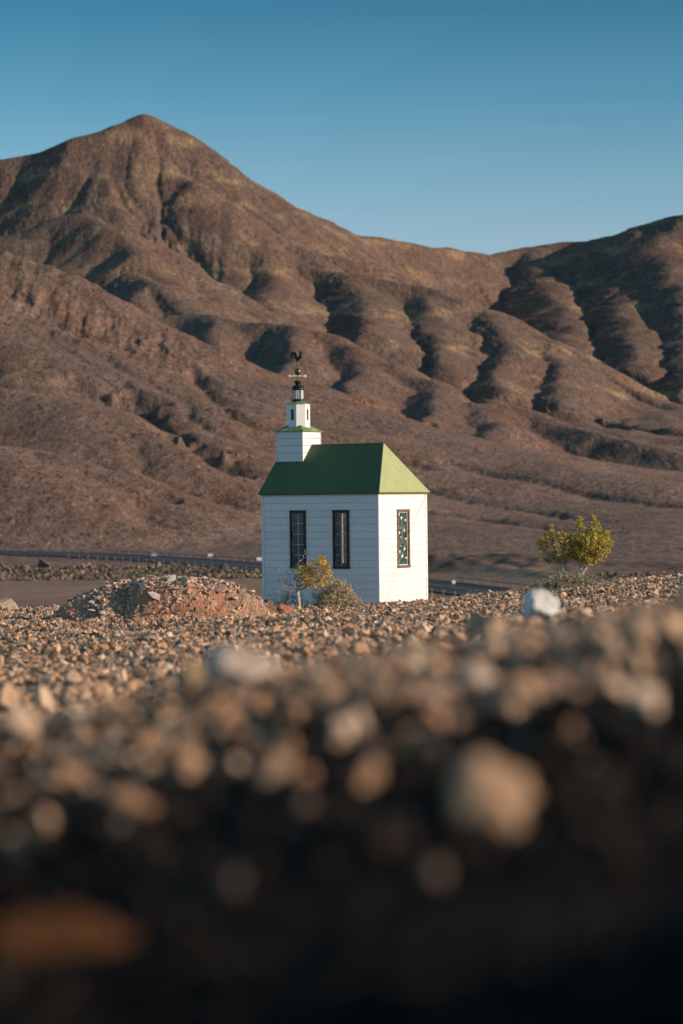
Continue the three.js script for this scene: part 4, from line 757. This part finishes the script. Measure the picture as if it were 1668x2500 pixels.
function shrub(name, label, px, depth, wid, hgt, deep, o) {
  const root = settle(px, depth, -.02), t = thing(name, label, 'shrub', root, 0), b = new Branches(), first = [];
  b.add(V(0, -.03, 0), -1);
  for (let i = 0; i < (o.bases ?? 10); i++) { const a = rr(0, 6.28), q = Math.sqrt(rnd()); first.push(b.add(V(Math.cos(a) * q * wid * .30, hgt * .06, Math.sin(a) * q * deep * .30), 0)); }
  const tg = []; for (let i = 0; i < o.n; i++) { const a = rr(0, 6.28), u = Math.pow(rnd(), .8) * Math.PI / 2, rad = rr(.55, 1.05) * (1 + .22 * Math.sin(a * 3 + px) * Math.cos(u * 4)); tg.push(V(Math.cos(a) * Math.sin(u) * wid * .5 * rad, Math.max(.03, Math.cos(u) * hgt * rad * (o.peak ?? 1)), Math.sin(a) * Math.sin(u) * deep * .5 * rad)); }
  const tips = b.reach(tg, V(0, -.2, 0), o.step ?? .06, 1, .10);
  part('twigs', b.geometry(o.r ?? .0028, 2.4, o.root ?? .014, 4), o.wood ?? dryTwig, t, 'stuff');
  const lv = new Leaves();
  for (const i of tips) { let q = i; for (let s = 0; s < 3 && q > 0; s++) { const p = b.n[q].p; for (let j = 0; j < o.leaves; j++) lv.leaf(p.clone().add(V(gauss(), gauss(), gauss()).multiplyScalar(.016)), V(gauss() * .7, rr(.1, 1), gauss() * .7), rr(.6, 1.3) * (o.len ?? .028), (o.len ?? .028) * .38, leafColor(o.pal)); q = b.n[q].parent; } }
  part('foliage', lv.geometry(), leafMat({ transmission: .15 }), t, 'stuff');
  return t;
}
const sage = [[.54, .46, .25], [.62, .52, .31], [.45, .40, .23], [.68, .55, .37], [.58, .41, .25]], dry = [[.50, .33, .20], [.42, .26, .15], [.56, .40, .26], [.38, .28, .17]];
shrub('round_bush', 'round grey-green bush of fine twigs against the chapel wall right of the little tree', 818, 58.6, 1.2, .66, .9, { n: 950, leaves: 4, pal: sage, bases: 28, r: .0028, len: .044, wood: mat(.36, .28, .18, .9) });
shrub('dry_bush', 'dry brown twiggy bush behind the little tree trunk and boulders', 700, 58.9, 1.05, .54, .6, { n: 300, leaves: 1, pal: dry, bases: 16, wood: dryTwig, r: .003, len: .038 });
shrub('low_bush', 'low olive bush left of the two boulders beside the rubble mound', 600, 55.4, 1.0, .36, .7, { n: 360, leaves: 2, pal: sage, bases: 22, len: .034 });
shrub('low_bush', 'wide low grey-green bush under the twin-stemmed tree', 1392, 57.0, 1.95, .38, 1.2, { n: 1000, leaves: 4, pal: [[.42, .36, .21], [.52, .43, .27], [.60, .48, .33], [.36, .32, .19]], bases: 60, len: .040, wood: mat(.34, .26, .17, .9) });
shrub('low_bush', 'small olive weed at the foot of the right chapel wall', 955, 60.2, .55, .12, .3, { n: 90, leaves: 2, pal: [[.34, .30, .08], [.27, .24, .08]], bases: 12, len: .03 });
shrub('low_bush', 'thin dry straw tuft on the gravel edge right of the chapel', 1148, 62, .45, .25, .3, { n: 60, leaves: 0, pal: dry, bases: 14, wood: mat(.40, .30, .20, .9) });
shrub('low_bush', 'small dark bush on the plateau edge right of the twin-stemmed tree', 1500, 59.5, .5, .16, .4, { n: 140, leaves: 2, pal: sage, bases: 16, len: .032 });

// ---------------------------------------------------------------- road, traffic, posts
function ribbon(off0, off1, lift, a = 0, b = 400, step = 1) {
  const pos = [], uv = [], idx = []; let k = 0;
  for (let i = a; i <= b; i += step, k++) {
    const p = roadPts[i], n = roadPts[Math.min(400, i + 1)], m = roadPts[Math.max(0, i - 1)], tx = n.x - m.x, tz = n.z - m.z, l = Math.hypot(tx, tz), sx = tz / l, sz = -tx / l;
    for (const o of [off0, off1]) { pos.push(p.x + sx * o, p.y + o * ROAD_TILT + lift, p.z + sz * o); uv.push(o, i * 3); }
    if (k) { const q = k * 2; idx.push(q - 2, q, q - 1, q, q + 1, q - 1); }
  }
  const g = new THREE.BufferGeometry(); g.setAttribute('position', new THREE.Float32BufferAttribute(pos, 3)); g.setAttribute('uv', new THREE.Float32BufferAttribute(uv, 2)); g.setIndex(idx); g.computeVertexNormals(); return g;
}
const road = top(new THREE.Mesh(ribbon(-5.5, 5.5, 0), dusty(.085, .076, .072)), 'road', 'grey two-lane road crossing the valley behind the chapel', '', null, 'structure');
for (const o of [-4.9, -.08, 4.75]) part('road_marking', ribbon(o, o + .16, .03), mat(.6, .6, .58, .8), road);
function roadSpot(px) { let best = 1e9, bi = 0; roadPts.forEach((p, i) => { const q = p.clone().project(camera), e = Math.abs((q.x * .5 + .5) * 1668 - px); if (q.z < 1 && p.z < 0 && e < best) { best = e; bi = i; } }); return bi; }
camera.aspect = 1668 / 2500; camera.updateProjectionMatrix(); camera.updateMatrixWorld(true);
function roadFrame(i, off) { const p = roadPts[i], n = roadPts[Math.min(400, i + 1)], m = roadPts[Math.max(0, i - 1)], tx = n.x - m.x, tz = n.z - m.z, l = Math.hypot(tx, tz); return { p: V(p.x + tz / l * off, p.y + off * ROAD_TILT, p.z - tx / l * off), ry: Math.atan2(-tz, tx) }; }
// the side towards the camera
const nearSide = (() => { const f = roadFrame(200, 5); return f.p.length() < roadPts[200].length() ? 1 : -1; })();
const steel = mat(.22, .20, .19, .6, { metalness: .3 }), postMat = mat(.24, .21, .18, .8);
function guardrail(label, off, px0, px1, rail) {
  const a = roadSpot(px0), b = roadSpot(px1), t = thing('guardrail', label, 'guardrail', V(0, 0, 0), 0, 'guardrails along the valley road');
  const len = roadPts[a].distanceTo(roadPts[b]), n = Math.round(len / 8), post = box(-.09, .09, -.2, .8, -.07, .07);
  if (rail) { const pts = []; for (let i = a; i <= b; i += 2) pts.push(roadFrame(i, off).p.add(V(0, .62, 0))); part('rail', new THREE.TubeGeometry(new THREE.CatmullRomCurve3(pts), pts.length * 2, .14, 4), steel, t); }
  for (let k = 0; k <= n; k++) { const f = roadFrame(Math.round(mix(a, b, k / n)), off + (rail ? nearSide * -.25 : 0)), o = part(k ? `post_${String(k).padStart(3, '0')}` : 'post', post, postMat, t); o.position.copy(f.p); o.rotation.y = f.ry; }
  return t;
}
guardrail('steel guardrail along the far edge of the road left of the chapel', -nearSide * 6.8, 215, 660, true);
guardrail('row of short guard posts along the near edge of the road left of the chapel', nearSide * 6.4, 215, 660, false);
guardrail('steel guardrail along the far edge of the road right of the chapel', -nearSide * 6.8, 1030, 1290, true);
guardrail('row of short guard posts along the near edge of the road right of the chapel', nearSide * 6.4, 1030, 1290, false);
{ // car
  const f = roadFrame(roadSpot(357), -nearSide * 1.8), car = thing('car', 'small blue-grey estate car driving on the road left of the chapel', 'car', f.p, f.ry);
  const paint = mat(.24, .31, .36, .35, { metalness: .3 }), dark = mat(.02, .025, .03, .2), tyre = mat(.02, .02, .02, .9), rim = mat(.5, .5, .5, .4, { metalness: .7 });
  const ext = (pts, w, bev) => { const g = new THREE.ExtrudeGeometry(new THREE.Shape(pts.map(q => new THREE.Vector2(...q))), { depth: w - 2 * bev, bevelEnabled: true, bevelSize: bev, bevelThickness: bev, bevelSegments: 2, curveSegments: 4 }); g.translate(0, 0, -w / 2 + bev); return g; };
  part('body', ext([[-2.1, .38], [-2.12, .75], [-2.0, .92], [-1.0, 1.0], [1.3, 1.0], [2.05, .95], [2.1, .6], [2.05, .35], [1.75, .33], [1.7, .55], [1.4, .7], [1.1, .55], [1.05, .3], [-.95, .3], [-1.0, .55], [-1.3, .7], [-1.6, .55], [-1.65, .33]], 1.76, .06), paint, car);
  part('cabin', ext([[-1.05, .98], [-.35, 1.42], [.3, 1.50], [1.35, 1.46], [1.95, .98]], 1.56, .08), paint, car);
  for (const s of [-1, 1]) { for (const q of [[[-.82, 1.02], [-.3, 1.36], [.22, 1.42], [.22, 1.02]], [[.32, 1.02], [.32, 1.42], [1.25, 1.39], [1.6, 1.02]]]) { const g = new THREE.ExtrudeGeometry(new THREE.Shape(q.map(v => new THREE.Vector2(...v))), { depth: .02, bevelEnabled: false }); g.translate(0, 0, s > 0 ? .775 : -.795); part('side_window', g, dark, car); } }
  const ws = (x0, y0, x1, y1) => { const l = Math.hypot(x1 - x0, y1 - y0), g = new THREE.BoxGeometry(l, .02, 1.35); g.rotateZ(Math.atan2(y1 - y0, x1 - x0)); g.translate((x0 + x1) / 2, (y0 + y1) / 2, 0); return g; };
  part('windscreen', ws(-1.06, 1.06, -.46, 1.43), dark, car); part('rear_window', ws(1.50, 1.40, 1.95, 1.08), dark, car);
  for (const [x, z] of [[-1.3, .78], [-1.3, -.78], [1.4, .78], [1.4, -.78]]) { const g = new THREE.CylinderGeometry(.33, .33, .22, 20).rotateX(Math.PI / 2); const w = part('wheel', g, tyre, car); w.position.set(x, .33, z); part('rim', new THREE.CylinderGeometry(.2, .2, .02, 16).rotateX(Math.PI / 2).translate(0, 0, z > 0 ? .115 : -.115), rim, w); }
  for (const z of [-.6, .6]) { part('headlight', rbox(-2.17, -2.1, .68, .82, z - .2, z + .2, .01), mat(.8, .8, .78, .2), car); part('tail_light', rbox(2.1, 2.16, .72, .92, z - .15, z + .15, .01), mat(.35, .03, .02, .3), car); }
  part('bumper', merge([rbox(-2.2, -2.08, .32, .56, -.82, .82, .03), rbox(2.08, 2.2, .34, .58, -.82, .82, .03)]), paint, car);
}
function panelSign(label, px, py, depth, w, h, ph, round) {
  const v = P(px, py, depth), t = thing('road_sign', label, 'sign', V(v.x, v.y - ph, v.z), .12, round ? undefined : 'white sign panels beyond the road');
  part('panel', round ? new THREE.CylinderGeometry(w / 2, w / 2, .04, 24).rotateX(Math.PI / 2).translate(0, ph, 0) : rbox(-w / 2, w / 2, ph - h / 2, ph + h / 2, -.02, .02, .01), mat(.80, .78, .74, .6), t);
  for (const x of round ? [0] : [-w * .3, w * .3]) part('post', new THREE.CylinderGeometry(.05, .05, ph + .6, 8).translate(x, (ph - .6) / 2, -.08), postMat, t);
}
panelSign('white sign panel beyond the road between the car and the chapel', 514, 1356, 712, 1.35, .85, 2.2);
panelSign('white sign panel beyond the road right beside the chapel wall', 634, 1364.5, 662, 1.4, .8, 1.8);
panelSign('round pale road sign on one post right of the chapel', 1108, 1421, 489, .75, .75, 1.6, true);
for (const [px, py, d, h, label] of [[1546, 1330, 690, 1.7, 'pale weathered fence post far behind and above the twin-stemmed tree, right side'], [1544, 1352, 640, 1.9, 'dim fence post standing lower than the pale one far behind, right side'], [1637, 1332, 690, 1.6, 'rightmost pale fence post far behind near the picture edge']]) {
  const v = P(px, py, d); v.y = Math.max(v.y - h / 2, groundY(v.x, v.z));
  top(new THREE.Mesh(rbox(-.14, .14, -.8, h, -.12, .12, .03), postMat), 'fence_post', label, 'post', 'fence posts on the far slope').position.copy(v);
}
// rough lava boulders and scrub in front of the road, and loose rocks on the slopes
{
  const n = 7000, im = new THREE.InstancedMesh(stoneGeos[1], mat(1, 1, 1, .95, { map: rockTex }), n), c = new THREE.Color();
  for (let i = 0; i < n; i++) {
    const rightSide = i % 5 === 0, d = rightSide ? rr(425, 470) : rr(545, 640), x = rightSide ? rr(15, 75) : rr(-.15, .02) * d, far = Math.abs(roadNear(x, d)[0]) < 9 ? -20 : 0, s = rr(.22, .6) * Math.exp(.35 * gauss());
    q4.setFromEuler(eul.set(rr(0, 6), rr(0, 6), rr(0, 6))); im.setMatrixAt(i, m4.compose(ps3.set(x, height(x, d) + s * .25 + far, -d), q4, sc3.set(s, s * rr(.7, 1.3), s)));
    const k = rr(.7, 1.3), p = rnd() < .55 ? [.13, .105, .085] : rnd() < .6 ? [.32, .20, .13] : [.17, .15, .09]; im.setColorAt(i, c.setRGB(p[0] * k, p[1] * k, p[2] * k));
  }
  top(im, 'scrub_boulders', 'dark lava boulders and scrub in a belt before the road', 'boulders', null, 'stuff');
}
scene.traverse(o => { if (o.isMesh) { o.castShadow = true; o.receiveShadow = true; } });
renderer.render(scene, camera);
